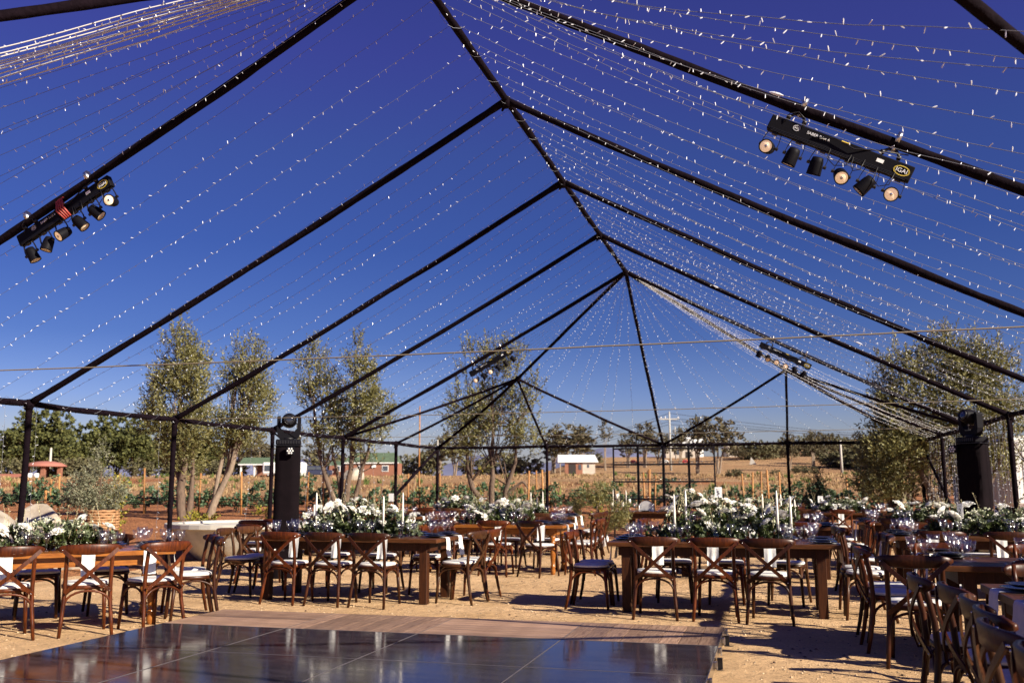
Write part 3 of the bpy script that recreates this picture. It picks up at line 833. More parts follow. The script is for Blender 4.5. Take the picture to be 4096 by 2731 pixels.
# ------------------------------------------------------------------ moving head towers
def tower(label_t, label_h, x, y, rz, top=1.98, pan=0.0, tilt=0.0, par=(.1, -1), hs=1.0):
    t = thing('cloth_tower', label_t, 'tower', (x, y, 0), rz, 'black cloth towers')
    m = MB(); m.smooth = False
    n = 22; rows = []
    for k in range(n + 1):
        z = top * k / n
        w = 0.17 + 0.012 * (1 - k / n) + 0.006 * noise.noise(Vector((x, z * 7, 0)))
        ring = []
        for j, (sx, sy) in enumerate(((-1, -1), (-.4, -1.03), (.35, -1.02), (1, -1), (1.03, -.3), (1.02, .4), (1, 1), (0, 1.02), (-1, 1), (-1.03, .4), (-1.02, -.4))):
            o = 0.010 * noise.noise(Vector((j * 1.3, z * 4, x)))
            ring.append(m.vert((sx * (w + o), sy * (w + o), z)))
        rows.append(ring)
    m.smooth = True
    for k in range(n):
        for j in range(11): m.face((rows[k][j], rows[k][(j + 1) % 11], rows[k + 1][(j + 1) % 11], rows[k + 1][j]))
    m.smooth = False
    m.face(rows[-1]); m.build('cloth_cover', M['cover'], t)
    pl = MB(); pl.box(-.20, .20, -.20, .20, top + .002, top + .012); pl.build('top_plate', M['black_metal'], t)
    pr = thing('led_par', 'square LED par with seven lenses on the %s' % label_t.split(' with')[0].replace(', ', ' ')[:60], 'stage light', group='LED pars on the towers')
    base = Matrix.Translation((x, y, 0)) @ Matrix.Rotation(rz, 4, 'Z')
    pp = base @ Vector((par[0], par[1] * .24, top - .08))
    pr.location = pp; pr.rotation_euler = (0, 0, rz)
    b = MB(); b.box(-.062, .062, -.045, .02, -.062, .062, bev=.008); b.build('housing', M['black_plastic'], pr)
    b = MB(); b.box(-.008, .008, .02, .06, -.01, .07); b.build('clamp', M['black_metal'], pr)
    for k in range(7):
        a = k * PI / 3; r = .037 if k < 6 else 0
        q = MB(); q.smooth = True; q.tube([(r * math.cos(a), -.046, r * math.sin(a)), (r * math.cos(a), -.050, r * math.sin(a))], [.015, .012], n=10)
        q.build('lens', M['led'], pr)
    h = thing('moving_head', label_h, 'stage light', (x, y, top + .014), rz + pan, 'moving head lights on the towers'); h.scale = (hs,) * 3
    b = MB(); b.box(-.19, .19, -.14, .14, 0, .09, bev=.02); b.build('base', M['black_plastic'], h)
    b = MB()
    for k in range(9): b.box(-.17 + k * .04, -.155 + k * .04, -.1435, -.1405, .02, .07)
    b.build('vent_fins', M['black_metal'], h)
    b = MB(); b.smooth = True; b.tube([(0, 0, .09), (0, 0, .115)], .09, n=18); b.build('pan_disc', M['black_metal'], h)
    for s in (-1, 1):
        b = MB(); b.smooth = False
        pr_ = [(.0, .10), (.12, .10), (.165, .15), (.182, .22), (.182, .42), (.165, .45), (.13, .45), (.125, .40), (.125, .27), (.06, .185), (.0, .185)]
        i0 = [b.vert((s * px, -.055, pz)) for px, pz in pr_]; i1 = [b.vert((s * px, .055, pz)) for px, pz in pr_]
        b.face(i0 if s > 0 else list(reversed(i0))); b.face(list(reversed(i1)) if s > 0 else i1)
        for k in range(len(pr_)):
            kk = (k + 1) % len(pr_); b.face((i0[k], i1[k], i1[kk], i0[kk]) if s > 0 else (i0[kk], i1[kk], i1[k], i0[k]))
        b.build('yoke_arm', M['black_plastic'], h)
    d = Vector((0, -math.cos(tilt), math.sin(tilt))); c = Vector((0, 0, .385))
    b = MB(); b.smooth = True
    b.tube([c - d * .13, c - d * .11, c - d * .02, c + d * .07, c + d * .12, c + d * .145, c + d * .145], [.06, .098, .118, .108, .09, .084, .06], n=20, ax=d)
    hd = b.build('head', M['black_plastic'], h)
    b = MB(); b.smooth = True; b.tube([c + d * .142, c + d * .150, c + d * .153], [.068, .064, .03], n=20); b.build('lens', M['lens_dark'], hd)
    b = MB(); b.smooth = True; b.tube([c + d * .146, c + d * .160, c + d * .160, c + d * .148], [.080, .078, .069, .067], n=20, cap=False, ax=d); b.build('lens_ring', M['black_metal'], hd)
    return t
tower('black cloth tower left of the centre tables, with its head facing the camera', 'black moving head light on the left tower facing the camera', -4.42, 13.15, R_(22), pan=R_(6), tilt=R_(2), par=(.06, -1), hs=1.0)
tower('black cloth tower at the right edge, with a tilted head', 'black moving head light on the right tower turned to the left', 5.72, 15.75, R_(-34), pan=R_(-22), tilt=R_(14), par=(-.20, -.85), hs=1.02)
tower('black cloth tower outside the picture', 'black moving head light outside the picture', 6.05, 7.55, R_(10))

# ------------------------------------------------------------------ dance floor
FZ = 0.13
df = thing('dance_floor', 'low portable dance floor with glossy black panels and a wood plank border', 'dance floor', (-2.72, 0, 0))
XS = [0.0, 1.255, 2.51, 3.765, 5.02]
tile_me = None
for r in range(4):
    y1 = 7.80 - 1.22 * r; y0 = y1 - 1.22
    for c_ in range(4):
        if tile_me is None:
            b = MB(); b.box(-.6265, .6265, -.6085, .6085, -.03, 0, bev=.0015); tile_me = b.mesh('tile', M['tile'])
        inst('gloss_panel', tile_me, df, ((XS[c_] + XS[c_ + 1]) / 2, (y0 + y1) / 2, FZ))
pk1 = MB(); pk1.box(-.6255, .6255, -.0595, .0595, -.02, 0, bev=.0015); pk1 = pk1.mesh('plank', M['plank_wood'])
pk2 = MB(); pk2.box(-.4985, .4985, -.0765, .0765, -.02, 0, bev=.0015); pk2 = pk2.mesh('plank', M['plank_wood'])
for c_ in range(4):
    cx = (XS[c_] + XS[c_ + 1]) / 2
    if c_ % 2 == 0:
        for k in range(8): inst('plank', pk1, df, (cx, 7.80 + (k + .5) * .125, FZ + .0006 * ((k * 7 + c_) % 3)))
    else:
        for k in range(8): inst('plank', pk2, df, (XS[c_] + (k + .5) * 1.255 / 8, 8.30, FZ + .0006 * ((k * 5 + c_) % 3)), (0, 0, PI / 2))
b = MB(); b.box(.03, 4.99, 3.0, 8.76, .02, FZ - .032); b.build('underframe', M['black_metal'], df)
b = MB(); b.box(-.006, .0, 2.92, 8.80, .045, FZ - .001); b.box(5.02, 5.026, 2.92, 8.80, .045, FZ - .001); b.box(-.006, 5.026, 8.80, 8.806, .045, FZ - .001)
b.build('edge_trim', M['steel'], df)
for y in (8.78, 8.3, 7.8, 7.2, 6.58, 5.9, 5.36, 4.6):
    b = MB(); b.box(5.027, 5.045, y - .018, y + .018, .075, .115, bev=.003); b.tube([(5.045, y, .06), (5.045, y, .12)], .008, n=6); b.build('edge_latch', M['zinc'], df)
for y in (8.6, 7.5, 6.3, 5.1):
    b = MB(); b.box(5.03, 5.07, y - .02, y + .02, .005, .09); b.box(5.03, 5.17, y - .06, y + .05, .004, .012); b.build('foot', M['black_metal'], df)
for k in range(1, 4):
    b = MB(); b.box(XS[k] - .003, XS[k] + .003, 2.93, 8.79, FZ - .012, FZ + .0022); b.build('seam_strip', M['seam'], df)
for k in range(0, 4):
    b = MB(); b.box(.0, 5.02, 7.80 - 1.22 * k - .003, 7.80 - 1.22 * k + .003, FZ - .012, FZ + .0014); b.build('seam_strip', M['seam'], df)

# ------------------------------------------------------------------ crossback chairs
def arc(p0, p1, h, n=10, axis=Vector((0, 0, 1)), pw=1.0):
    out = []
    for k in range(n + 1):
        t = k / n
        out.append(Vector(p0).lerp(Vector(p1), 0.5 - 0.5 * math.cos(PI * t)) + axis * h * math.sin(PI * t) ** pw)
    return out
def make_chair(mname, cush=True):
    m = M[mname]
    r = thing('crossback_chair', 'x', 'chair')
    post = {}
    for s in (-1, 1):
        b = MB(); b.smooth = True
        pts = [(s * .225, -.265, 0), (s * .212, -.232, .15), (s * .198, -.205, .32), (s * .194, -.195, .45), (s * .194, -.205, .60), (s * .195, -.232, .74), (s * .196, -.250, .842)]
        b.tube(pts, [.0145, .018, .0195, .0195, .019, .0185, .018], n=8)
        b.build('rear_leg', m, r)
        b = MB(); b.smooth = True
        b.tube([(s * .195, .215, 0), (s * .185, .200, .2), (s * .172, .180, .44)], [.0145, .018, .0195], n=8)
        b.build('front_leg', m, r)
    # seat ring and cushion
    def seat_outline(sc, n=26):
        o = []
        for k in range(n):
            a = 2 * PI * k / n
            x = math.copysign(abs(math.cos(a)) ** .72, math.cos(a)) * .215; y = math.copysign(abs(math.sin(a)) ** .78, math.sin(a)) * .205
            x *= 1.0 + .05 * (y / .2)
            o.append((x * sc, y * sc))
        return o
    b = MB(); b.smooth = True
    lay = [(.96, .430), (1.0, .437), (1.0, .460), (.97, .467), (.80, .468)]
    rg = [[b.vert((x, y, z)) for x, y in seat_outline(sc)] for sc, z in lay]
    for k in range(len(rg) - 1):
        for j in range(26): b.face((rg[k][j], rg[k][(j + 1) % 26], rg[k + 1][(j + 1) % 26], rg[k + 1][j]))
    b.face(list(reversed(rg[0]))); b.face(rg[-1]); b.build('seat', m, r)
    b = MB(); b.smooth = True
    lay = [(.93, .4675), (.955, .475), (.95, .487), (.90, .495), (.6, .499), (.2, .497)]
    rg = [[b.vert((x, y - .003, z)) for x, y in seat_outline(sc)] for sc, z in lay]
    for k in range(len(rg) - 1):
        for j in range(26): b.face((rg[k][j], rg[k][(j + 1) % 26], rg[k + 1][(j + 1) % 26], rg[k + 1][j]))
    b.face(rg[-1]); b.build('cushion', M['cushion'], r)
    # curved top rail
    b = MB(); b.smooth = True
    rows = []
    n = 20
    for k in range(n + 1):
        t = -1 + 2 * k / n
        x = t * .272
        y = -.290 + .080 * abs(t) ** 2.4
        e = (1 - abs(t) ** 9)
        hh = (.045 + .005 * math.cos(t * PI)) * (.30 + .70 * e)
        zc = .800 + .008 * t * t
        th = .0125
        dx = Vector((1, .18 * t * 2, 0)).normalized(); nn = Vector((-dx.y, dx.x, 0))
        lean = -.10
        ring = []
        for (u, v) in ((-1, -.85), (-1, .85), (-.5, 1), (.5, 1), (1, .85), (1, -.85), (.5, -1), (-.5, -1)):
            p = Vector((x, y, zc)) + nn * th * u + Vector((0, lean * v * hh, v * hh))
            ring.append(b.vert(p))
        rows.append(ring)
    for k in range(n):
        for j in range(8): b.face((rows[k][j], rows[k][(j + 1) % 8], rows[k + 1][(j + 1) % 8], rows[k + 1][j]))
    b.face(list(reversed(rows[0]))); b.face(rows[-1])
    rail = b.build('top_rail', m, r)
    for s in (-1, 1):
        q = MB(); q.smooth = True; q.tube([(s * .238, -.262, .80), (s * .238, -.281, .80)], .006, n=6); q.build('screw', M['steel'], rail)
    # crossed bent slats behind
    for s in (-1, 1):
        b = MB(); pts = []
        for k in range(11):
            t = k / 10
            pts.append((s * (-.198 + .438 * t), -.236 - .045 * math.sin(PI * t) - .036 * t - (.008 if s > 0 else 0), .410 + .392 * t))
        b.ribbon(pts, (s * .7, 0, -.7) if s > 0 else (.7, 0, .7), .035, .011)
        b.build('cross_slat', m, r)
        q = MB(); q.smooth = True; q.tube([(s * .184, -.235, .418), (s * .184, -.248, .418)], .006, n=6); q.build('screw', M['steel'], r)
    # bentwood arches
    def arch(p0, p1, h, name='arch_brace'):
        b = MB(); b.smooth = True
        b.tube(arc(p0, p1, h, 12, pw=.62), .0115, n=6); b.build(name, m, r)
    arch((-.200, -.214, .235), (.200, -.214, .235), .185)
    arch((-.186, .198, .235), (.186, .198, .235), .185)
    for s in (-1, 1): arch((s * .203, -.205, .235), (s * .183, .192, .235), .185)
    return r
CH = {k: make_chair(k) for k in ('chair_red', 'chair_dark', 'chair_grey')}
used_first = set()
CHAIRS = []
def chair(x, y, rz, label, group, kind=None, z=0.0):
    """rz = 0 faces +y"""
    kind = kind or rnd.choice(['chair_red', 'chair_red', 'chair_dark', 'chair_dark', 'chair_grey'])
    if kind not in used_first:
        used_first.add(kind); o = CH[kind]
        o.location = (x, y, z); o.rotation_euler = (0, 0, rz); o['label'] = label; o['group'] = group
    else:
        o = dup(CH[kind], (x, y, z), rz, label, group)
    CHAIRS.append((x, y)); return o

# ------------------------------------------------------------------ tables
def farm_table(name, label, cx, cy, rz, ln=2.44, w=1.0, h=.76, style='farm'):
    t = thing(name, label, 'table', (cx, cy, 0), rz, 'banquet tables')
    top = M['farm_wood'] if style == 'farm' else M['honey_wood']
    lg = M['farm_leg'] if style == 'farm' else M['honey_wood']
    n = 6; pw = (w - .0) / n
    for k in range(n):
        b = MB(); y0 = -w / 2 + k * pw
        b.box(-ln / 2 + rnd.uniform(0, .006), ln / 2 - rnd.uniform(0, .006), y0 + .0012, y0 + pw - .0012, h - .045, h - rnd.uniform(0, .0015), bev=.004)
        b.build('plank', top, t)
    b = MB()
    for s in (-1, 1):
        b.box(-ln / 2 + .13, ln / 2 - .13, s * (w / 2 - .10) - .012, s * (w / 2 - .10) + .012, h - .145, h - .047)
        b.box(s * (ln / 2 - .13) - .012, s * (ln / 2 - .13) + .012, -w / 2 + .09, w / 2 - .09, h - .145, h - .047)
    b.build('apron', lg, t)
    for sx in (-1, 1):
        for sy in (-1, 1):
            x, y = sx * (ln / 2 - .20), sy * (w / 2 - .13)
            b = MB()
            if style == 'farm':
                b.box(x - .048, x + .048, y - .048, y + .048, 0, h - .047, bev=.005)
            else:
                b.box(x - .05, x + .05, y - .05, y + .05, h - .16, h - .047, bev=.004)
                b.smooth = True
                b.lathe([(.026, 0), (.036, .03), (.042, .07), (.030, .11), (.042, .125), (.042, .14), (.028, .155), (.033, .20), (.044, .30), (.040, .40), (.030, .47), (.044, .485), (.044, .50), (.030, .52), (.042, .56), (.047, h - .16)], n=12, c=(x, y, 0))
            b.build('leg', lg, t)
    return t

# meshes shared by the place settings
def lathe_mesh(name, prof, m, n=14, smooth=True, capb=True, capt=False):
    b = MB(); b.smooth = smooth; b.lathe(prof, n=n, capb=capb, capt=capt); return b.mesh(name, m)
GOBW = 1.22
GOB = [lathe_mesh('goblet', [(r * GOBW, z * 1.02) for r, z in [(.036, 0), (.036, .003), (.010, .008), (.006, .018), (.011, .028), (.006, .036), (.009, .048), (.006, .058), (.008, .068), (.006, .078), (.016, .092), (.030, .112), (.040, .145), (.044, .195), (.042, .195), (.037, .145), (.026, .114), (.006, .098)]], M['glass'], n=12),
       lathe_mesh('goblet', [(r * GOBW, z * 1.02) for r, z in [(.033, 0), (.033, .003), (.009, .008), (.006, .018), (.010, .026), (.006, .034), (.009, .044), (.006, .056), (.014, .070), (.027, .088), (.035, .115), (.040, .160), (.038, .160), (.032, .116), (.022, .090), (.006, .078)]], M['glass'], n=12),
       lathe_mesh('goblet', [(r * GOBW, z * 1.02) for r, z in [(.031, 0), (.031, .003), (.008, .008), (.006, .030), (.009, .045), (.006, .065), (.011, .085), (.024, .105), (.033, .130), (.036, .175), (.034, .175), (.030, .132), (.006, .100)]], M['glass'], n=12)]
PLATE = lathe_mesh('plate', [(.085, 0), (.090, .004), (.145, .018), (.146, .021), (.140, .020), (.092, .008), (.0, .007)], M['black_plate'], n=24, capt=False)
PLATE2 = lathe_mesh('plate', [(.070, 0), (.075, .004), (.115, .018), (.112, .019), (.072, .007), (.0, .006)], M['black_plate'], n=20, capt=False)
def cutlery_mesh(kind):
    b = MB()
    if kind == 'fork':
        b.ribbon([(0, -.10, .004), (0, .03, .006), (0, .05, .010)], (1, 0, 0), .008, .002)
        for k in (-1, 0, 1): b.ribbon([(k * .007, .045, .010), (k * .007, .10, .004)], (1, 0, 0), .003, .0015)
    else:
        b.ribbon([(0, -.11, .004), (0, .02, .005), (0, .11, .004)], (1, 0, 0), .012 if kind == 'knife' else .009, .002)
    return b.mesh(kind, M['steel'])
CUT = {k: cutlery_mesh(k) for k in ('fork', 'knife')}
def napkin_mesh(seed, wd=.120, drop=.23, inn=.20, fan=0.0):
    """lies under the plate and hangs over the edge: local +y points off the table, edge at y=0"""
    b = MB(); b.smooth = True
    rr = random.Random(seed)
    prof = [(-inn, .003), (-.10, .004), (-.03, .004), (-.008, .004), (.004, -.002), (.010, -.02), (.013, -.08), (.018 + rr.uniform(-.004, .012), -.17), (.020 + rr.uniform(-.004, .02), -drop)]
    rows = []
    for k, (y, z) in enumerate(prof):
        ring = []
        for j in range(9):
            t = -1 + j / 4
            f = max(0, -z) / drop
            x = t * wd / 2 * (1 + fan * f)
            ring.append(b.vert((x + .006 * noise.noise(Vector((seed, z * 8, 0))), y + .010 * f * math.sin(t * 5 + seed) * (1 + fan), z)))
        rows.append(ring)
    for k in range(len(rows) - 1):
        for j in range(8): b.face((rows[k][j], rows[k][j + 1], rows[k + 1][j + 1], rows[k + 1][j]))
    # second fold layer
    b2 = len(b.v)
    me = b.mesh('napkin', M['linen'])
    return me
NAPK = [napkin_mesh(k) for k in range(4)]
NAPK_WIDE = [napkin_mesh(20 + k, wd=.21, drop=.42, fan=.25) for k in range(3)]
NAPK_FAN = [napkin_mesh(10 + k, wd=.12, drop=.30, fan=.9) for k in range(3)]
TAPER = lathe_mesh('taper', [(.0135, 0), (.0125, .15), (.010, .27), (.003, .30)], M['wax'], n=8, capt=True)
HOLD = lathe_mesh('holder', [(.035, 0), (.036, .004), (.006, .010), (.005, .11), (.012, .125), (.013, .15), (.010, .15)], M['black_metal'], n=10)
HURR = lathe_mesh('cylinder_vase', [(.048, 0), (.050, .004), (.050, .20), (.047, .20), (.047, .006), (.0, .006)], M['glass'], n=14)
FLOATC = lathe_mesh('floating_candle', [(.02, -.012), (.038, -.004), (.040, .006), (.030, .012), (.0, .010)], M['wax'], n=12)
VOTIVE = lathe_mesh('votive', [(.020, 0), (.024, .004), (.026, .05), (.024, .05), (.021, .008), (.0, .008)], M['glass'], n=10)
GOB_COUNT = [0]

# ------------------------------------------------------------------ flowers
def rose_mesh(seed, m):
    b = MB(); b.smooth = True; rr = random.Random(seed)
    for ring, (nr, rad, hgt, op) in enumerate(((3, .016, .034, .1), (5, .028, .036, .35), (6, .042, .030, .75), (7, .054, .018, 1.1))):
        for k in range(nr):
            a = 2 * PI * (k + .37 * ring) / nr + rr.uniform(-.15, .15)
            ca, sa = math.cos(a), math.sin(a)
            T = Vector((-sa, ca, 0)); O = Vector((ca, sa, 0))
            w = rad * 2.3 / nr * 2.2
            g = []
            for i, (o_, z_, ww) in enumerate(((.25, .0, .5), (.75, hgt * .55, 1.0), (.95 + .18 * op, hgt, .85), (1.06 + .25 * op, hgt * (.92 - .25 * op), .45))):
                row = []
                for j in (-1, 0, 1):
                    row.append(b.vert(O * rad * o_ * (1 - .10 * abs(j)) + T * j * w * .5 * ww + Vector((0, 0, z_ + rr.uniform(-.002, .002)))))
                g.append(row)
            for i in range(3):
                for j in range(2): b.face((g[i][j], g[i][j + 1], g[i + 1][j + 1], g[i + 1][j]))
    b.lathe([(.0, .0), (.012, .004), (.013, .026), (.0, .034)], n=8, capb=False)
    return b.mesh('rose', m)
ROSES = [rose_mesh(k, M['petal']) for k in range(3)] + [rose_mesh(9, M['petal_blush'])]

def foliage_run(seed, ln, wd, ht, nl, leafm, ll=(.035, .065), asp=.5, droop=.3, b=None):
    """leaves filling a low half-ellipsoid run"""
    rr = random.Random(seed); b = b or MB()
    ncl = int(nl / 16)
    for c in range(ncl):
        while True:
            x, y, z = rr.uniform(-1, 1), rr.uniform(-1, 1), rr.uniform(0, 1)
            if x ** 4 + y * y + z * z < 1: break
        lump = .62 + .5 * noise.noise(Vector((x * ln * 3 + seed, y * 2, z))) + .25 * rr.random()
        base = Vector((x * ln / 2, y * wd / 2 * (.6 + .5 * lump), max(.01, z * ht * lump)))
        dr = Vector((x * .4, y * 1.0, .55 + z)).normalized() + Vector((rr.uniform(-.6, .6), rr.uniform(-.6, .6), rr.uniform(-.5, .4)))
        dr.normalize()
        sl_ = rr.uniform(.05, .12)
        for k in range(16):
            t = k / 16
            p = base + dr * sl_ * t + Vector((rr.uniform(-.012, .012), rr.uniform(-.012, .012), -droop * t * t * .05 + rr.uniform(-.01, .01)))
            u = (dr + Vector((rr.uniform(-1, 1), rr.uniform(-1, 1), rr.uniform(-.6, .8)))).normalized()
            n = Vector((rr.uniform(-1, 1), rr.uniform(-1, 1), rr.uniform(.1, 1.4))).normalized()
            l = rr.uniform(*ll)
            b.leaf(p, n, u, l, l * asp)
    return b
ARR = []
for k in range(4):
    a = foliage_run(20 + k, 1.35, .38, .24, 1900, None, (.035, .075), .5).mesh('greenery', M['green_dark'])
    e = foliage_run(40 + k, 1.45, .42, .34, 1300, None, (.03, .055), .8).mesh('eucalyptus', M['eucalyptus'])
    b_ = MB(); rr = random.Random(60 + k)
    for q in range(60):
        x = rr.uniform(-.62, .62); y = rr.uniform(-.2, .2); z = .10 + .22 * rr.random() * (1 - abs(x) * .6)
        for w_ in range(3):
            p = Vector((x + rr.uniform(-.02, .02), y + rr.uniform(-.02, .02), z + rr.uniform(-.02, .02)))
            r_ = rr.uniform(.006, .012)
            b_.tube([p - Vector((0, 0, r_)), p, p + Vector((0, 0, r_))], [r_ * .4, r_, r_ * .3], n=5)
    f = b_.mesh('small_buds', M['bud'])
    b_ = MB()
    for q in range(16):
        x = rr.uniform(-.6, .6); y = rr.uniform(-.15, .15); h_ = rr.uniform(.30, .50)
        dx, dy = rr.uniform(-.12, .12), rr.uniform(-.12, .12)
        pts = [Vector((x + dx * t, y + dy * t, .12 + (h_ - .12) * t)) for t in (0, .4, .7, 1)]
        b_.tube(pts, .0016, n=3)
        for t in range(9):
            tt = .45 + .55 * t / 9; p = Vector((x + dx * tt, y + dy * tt, .12 + (h_ - .12) * tt))
            u = Vector((rr.uniform(-1, 1), rr.uniform(-1, 1), rr.uniform(.2, 1.4)))
            b_.leaf(p, Vector((rr.uniform(-1, 1), rr.uniform(-1, 1), .4)), u, rr.uniform(.02, .035), .009)
    s__ = b_.mesh('dry_sprigs', M['dry_stem'])
    ARR.append((a, e, f, s__))
def arrangement(x, y, z, rz, label, sx=1.0, nroses=14, var=0, roses_only_white=True, tall=1.0, blush=0):
    t = thing('flower_arrangement', label, 'flowers', (x, y, z), rz, 'white rose centrepieces')
    a, e, f, s4 = ARR[var % 4]
    for nm, me, k in (('greenery', a, 'stuff'), ('eucalyptus', e, 'stuff'), ('small_buds', f, 'stuff'), ('dry_sprigs', s4, 'stuff')):
        o = inst(nm, me, t, scale=(sx, 1, tall)); o['kind'] = 'stuff'
    rr = random.Random(int(x * 100 + y * 10) + 5)
    for k in range(nroses):
        u = -1 + 2 * (k + .5) / nroses + rr.uniform(-.06, .06)
        px = u * .64 * sx; py = rr.uniform(-.19, .15); pz = (.10 + .24 * rr.random() ** .7 * (1 - .35 * u * u)) * tall
        if pz < .16: py = -abs(py) - .02
        sc = rr.uniform(.95, 1.6)
        inst('rose', ROSES[3] if k < blush else ROSES[rr.randrange(3)], t, (px, py, pz), (rr.uniform(.2, 1.0) * (1 if py < 0 else -.3), rr.uniform(-.5, .5), rr.uniform(0, 6)), (sc,) * 3)
    return t

# ------------------------------------------------------------------ table data
NUMW = ['first', 'second', 'third', 'fourth', 'fifth']
def settle(tkey, desc, cx, cy, rz, ln=2.44, w=1.0, h=.76, style='farm', near=(-.68, 0, .68), far=(-.68, 0, .68), lend=(-.25, .25), rend=(-.25, .25),
           near_o=.16, far_o=.22, end_o=.20, gob=3, cut=False, card=None, arr=True, arrn=12, arrs=1.0, tapers=(), hurr=(.15,), nap=True, skipnear=(), jit=.05, kinds=None, cardx=-.45, fan_ends=False, arrvar=None, blush=0, plate_every=True, arrx=0.0, tall=1.0, wide_nap=False):
    farm_table('farm_table' if style == 'farm' else 'turned_leg_table', desc['label'], cx, cy, rz, ln, w, h, style)
    nm = desc['name']
    Mx = Matrix.Translation((cx, cy, 0)) @ Matrix.Rotation(rz, 4, 'Z')
    def wpt(x, y, z=0): return Mx @ Vector((x, y, z))
    seats = []
    for k, e in enumerate(near): seats.append(('near', k, len(near), e if isinstance(e, tuple) else (e, 0, 0), 0.0))
    for k, e in enumerate(far): seats.append(('far', k, len(far), e if isinstance(e, tuple) else (e, 0, 0), PI))
    for k, e in enumerate(lend): seats.append(('left end', k, len(lend), e if isinstance(e, tuple) else (e, 0, 0), -PI / 2))
    for k, e in enumerate(rend): seats.append(('right end', k, len(rend), e if isinstance(e, tuple) else (e, 0, 0), PI / 2))
    for side, k, n, (u, off, tw), fa in seats:
        if side == 'near': p = (u, -w / 2 - near_o - off); edge = (u, -w / 2); out = PI
        elif side == 'far': p = (u, w / 2 + far_o + off); edge = (u, w / 2); out = 0
        elif side == 'left end': p = (-ln / 2 - end_o - off, u); edge = (-ln / 2, u); out = PI / 2
        else: p = (ln / 2 + end_o + off, u); edge = (ln / 2, u); out = -PI / 2
        wp = wpt(*p)
        if side in ('near', 'far'):
            posw = {3: ['left', 'middle', 'right'], 2: ['left', 'right'], 1: ['only']}[n][k]
        else:
            posw = {2: ['nearer', 'farther'], 1: ['only']}[n][k]
        col_w = None
        kind = (kinds or {}).get((side, k))
        lab = 'crossback chair, %s one at the %s of the %s' % (posw, side + (' side' if side in ('near', 'far') else ''), nm)
        chair(wp.x + rnd.uniform(-.01, .01), wp.y, rz + fa + tw + rnd.uniform(-jit, jit), lab, 'crossback chairs round the banquet tables', kind)
        # plate, napkin, goblets
        seatname = '%s %s seat, %s' % (posw, side, nm)
        inward = Vector((edge[0], edge[1], 0)); nrm = Vector((math.sin(-out) * 1, math.cos(out), 0))
        # unit vector pointing off the table at this seat
        offv = {'near': Vector((0, -1, 0)), 'far': Vector((0, 1, 0)), 'left end': Vector((-1, 0, 0)), 'right end': Vector((1, 0, 0))}[side]
        tan = Vector((-offv.y, offv.x, 0))
        e0 = Vector((edge[0], edge[1], 0))
        ang = rz + math.atan2(offv.y, offv.x) - PI / 2
        pl = wpt(*(e0 - offv * .17)[:2], h + .006)
        o = inst('plate', PLATE, None, pl); tag(o, 'black dinner plate at %s' % seatname, 'plate', 'black plates on the tables')
        o = inst('salad_plate', PLATE2, None, pl + Vector((0, 0, .0215))); tag(o, 'small black plate on top at %s' % seatname, 'plate', 'small black plates')
        if nap:
            me = rnd.choice(NAPK_WIDE) if wide_nap else rnd.choice(NAPK_FAN) if (fan_ends and 'end' in side) else rnd.choice(NAPK)
            o = inst('napkin', me, None, wpt(*(e0 + tan * rnd.uniform(-.03, .03))[:2], h + .0008), (0, 0, ang + rnd.uniform(-.06, .06)))
            tag(o, 'white napkin hanging at %s' % seatname, 'napkin', 'white napkins hanging from the tables')
        for g_ in range(gob):
            ps = e0 - offv * (.245 + .045 * (g_ % 2)) + tan * (.15 + .082 * g_ + rnd.uniform(-.01, .01))
            q = wpt(ps.x, ps.y, h + .0005)
            gi = GOB_COUNT[0] % 3; GOB_COUNT[0] += 1
            o = inst('goblet', GOB[g_ % 3], None, q)
            tag(o, '%s glass goblet at %s' % (['tall', 'short', 'slim'][g_ % 3], seatname), 'glass', 'cut glass goblets')
        if cut:
            for kk, dd, nn_ in (('fork', -.19, 'fork'), ('knife', .19, 'knife')):
                ps = e0 - offv * .15 + tan * dd
                o = inst(nn_, CUT[kk], None, wpt(ps.x, ps.y, h + .001), (0, 0, ang + PI))
                tag(o, 'silver %s at %s' % (nn_, seatname), 'cutlery', 'silver cutlery on the tables')
    if arr:
        a = wpt(arrx, 0, h + .001)
        arrangement(a.x, a.y, a.z, rz, 'long arrangement of white roses and greenery along the %s' % nm, sx=arrs, nroses=arrn, var=arrvar if arrvar is not None else rnd.randrange(4), blush=blush, tall=tall)
    for k, (tx, ty, th) in enumerate(tapers):
        p = wpt(tx, ty, h + .001)
        c = thing('taper_candle', 'white taper candle, %s from the left on the %s' % (NUMW[k], nm), 'candle', p, 0, 'white taper candles')
        inst('holder', HOLD, c, scale=(1, 1, th / .15 if th < .15 else 1)); inst('candle', TAPER, c, (0, 0, .135), scale=(1, 1, th / .30 * 1.0))
    for k, hx in enumerate(hurr):
        p = wpt(hx, -.16, h + .001)
        c = thing('candle_vase', 'glass cylinder with floating candle, %s on the %s' % (NUMW[k], nm), 'vase', p, 0, 'glass cylinders with floating candles')
        inst('cylinder', HURR, c); inst('candle', FLOATC, c, (0, 0, .15))
    if card:
        p = wpt(cardx, card[1], h + .001)
        c = thing('table_number', card[2], 'table card', p, card[3])
        b = MB(); b.box(-.055, .055, -.001, .001, card[4], card[4] + .16); b.build('card', M['card'], c)
        b = MB(); b.box(-.004, .004, -.004, -.0015, 0, card[4] + .02); b.box(-.03, .03, -.02, .02, 0, .004); b.build('stand', M['black_metal'], c)
        if card[0]:
            text_part('number', card[0], .085, M['ink'], c, (0, -.003, card[4] + .07), (PI / 2, 0, 0))
            q = MB()
            for k in range(6): q.box(-.03 + k * .010, -.024 + k * .010, -.0025, -.0015, card[4] + .125 + .003 * (k % 2), card[4] + .128 + .004 * ((k + 1) % 2))
            q.build('script_line', M['ink'], c)
    return Mx

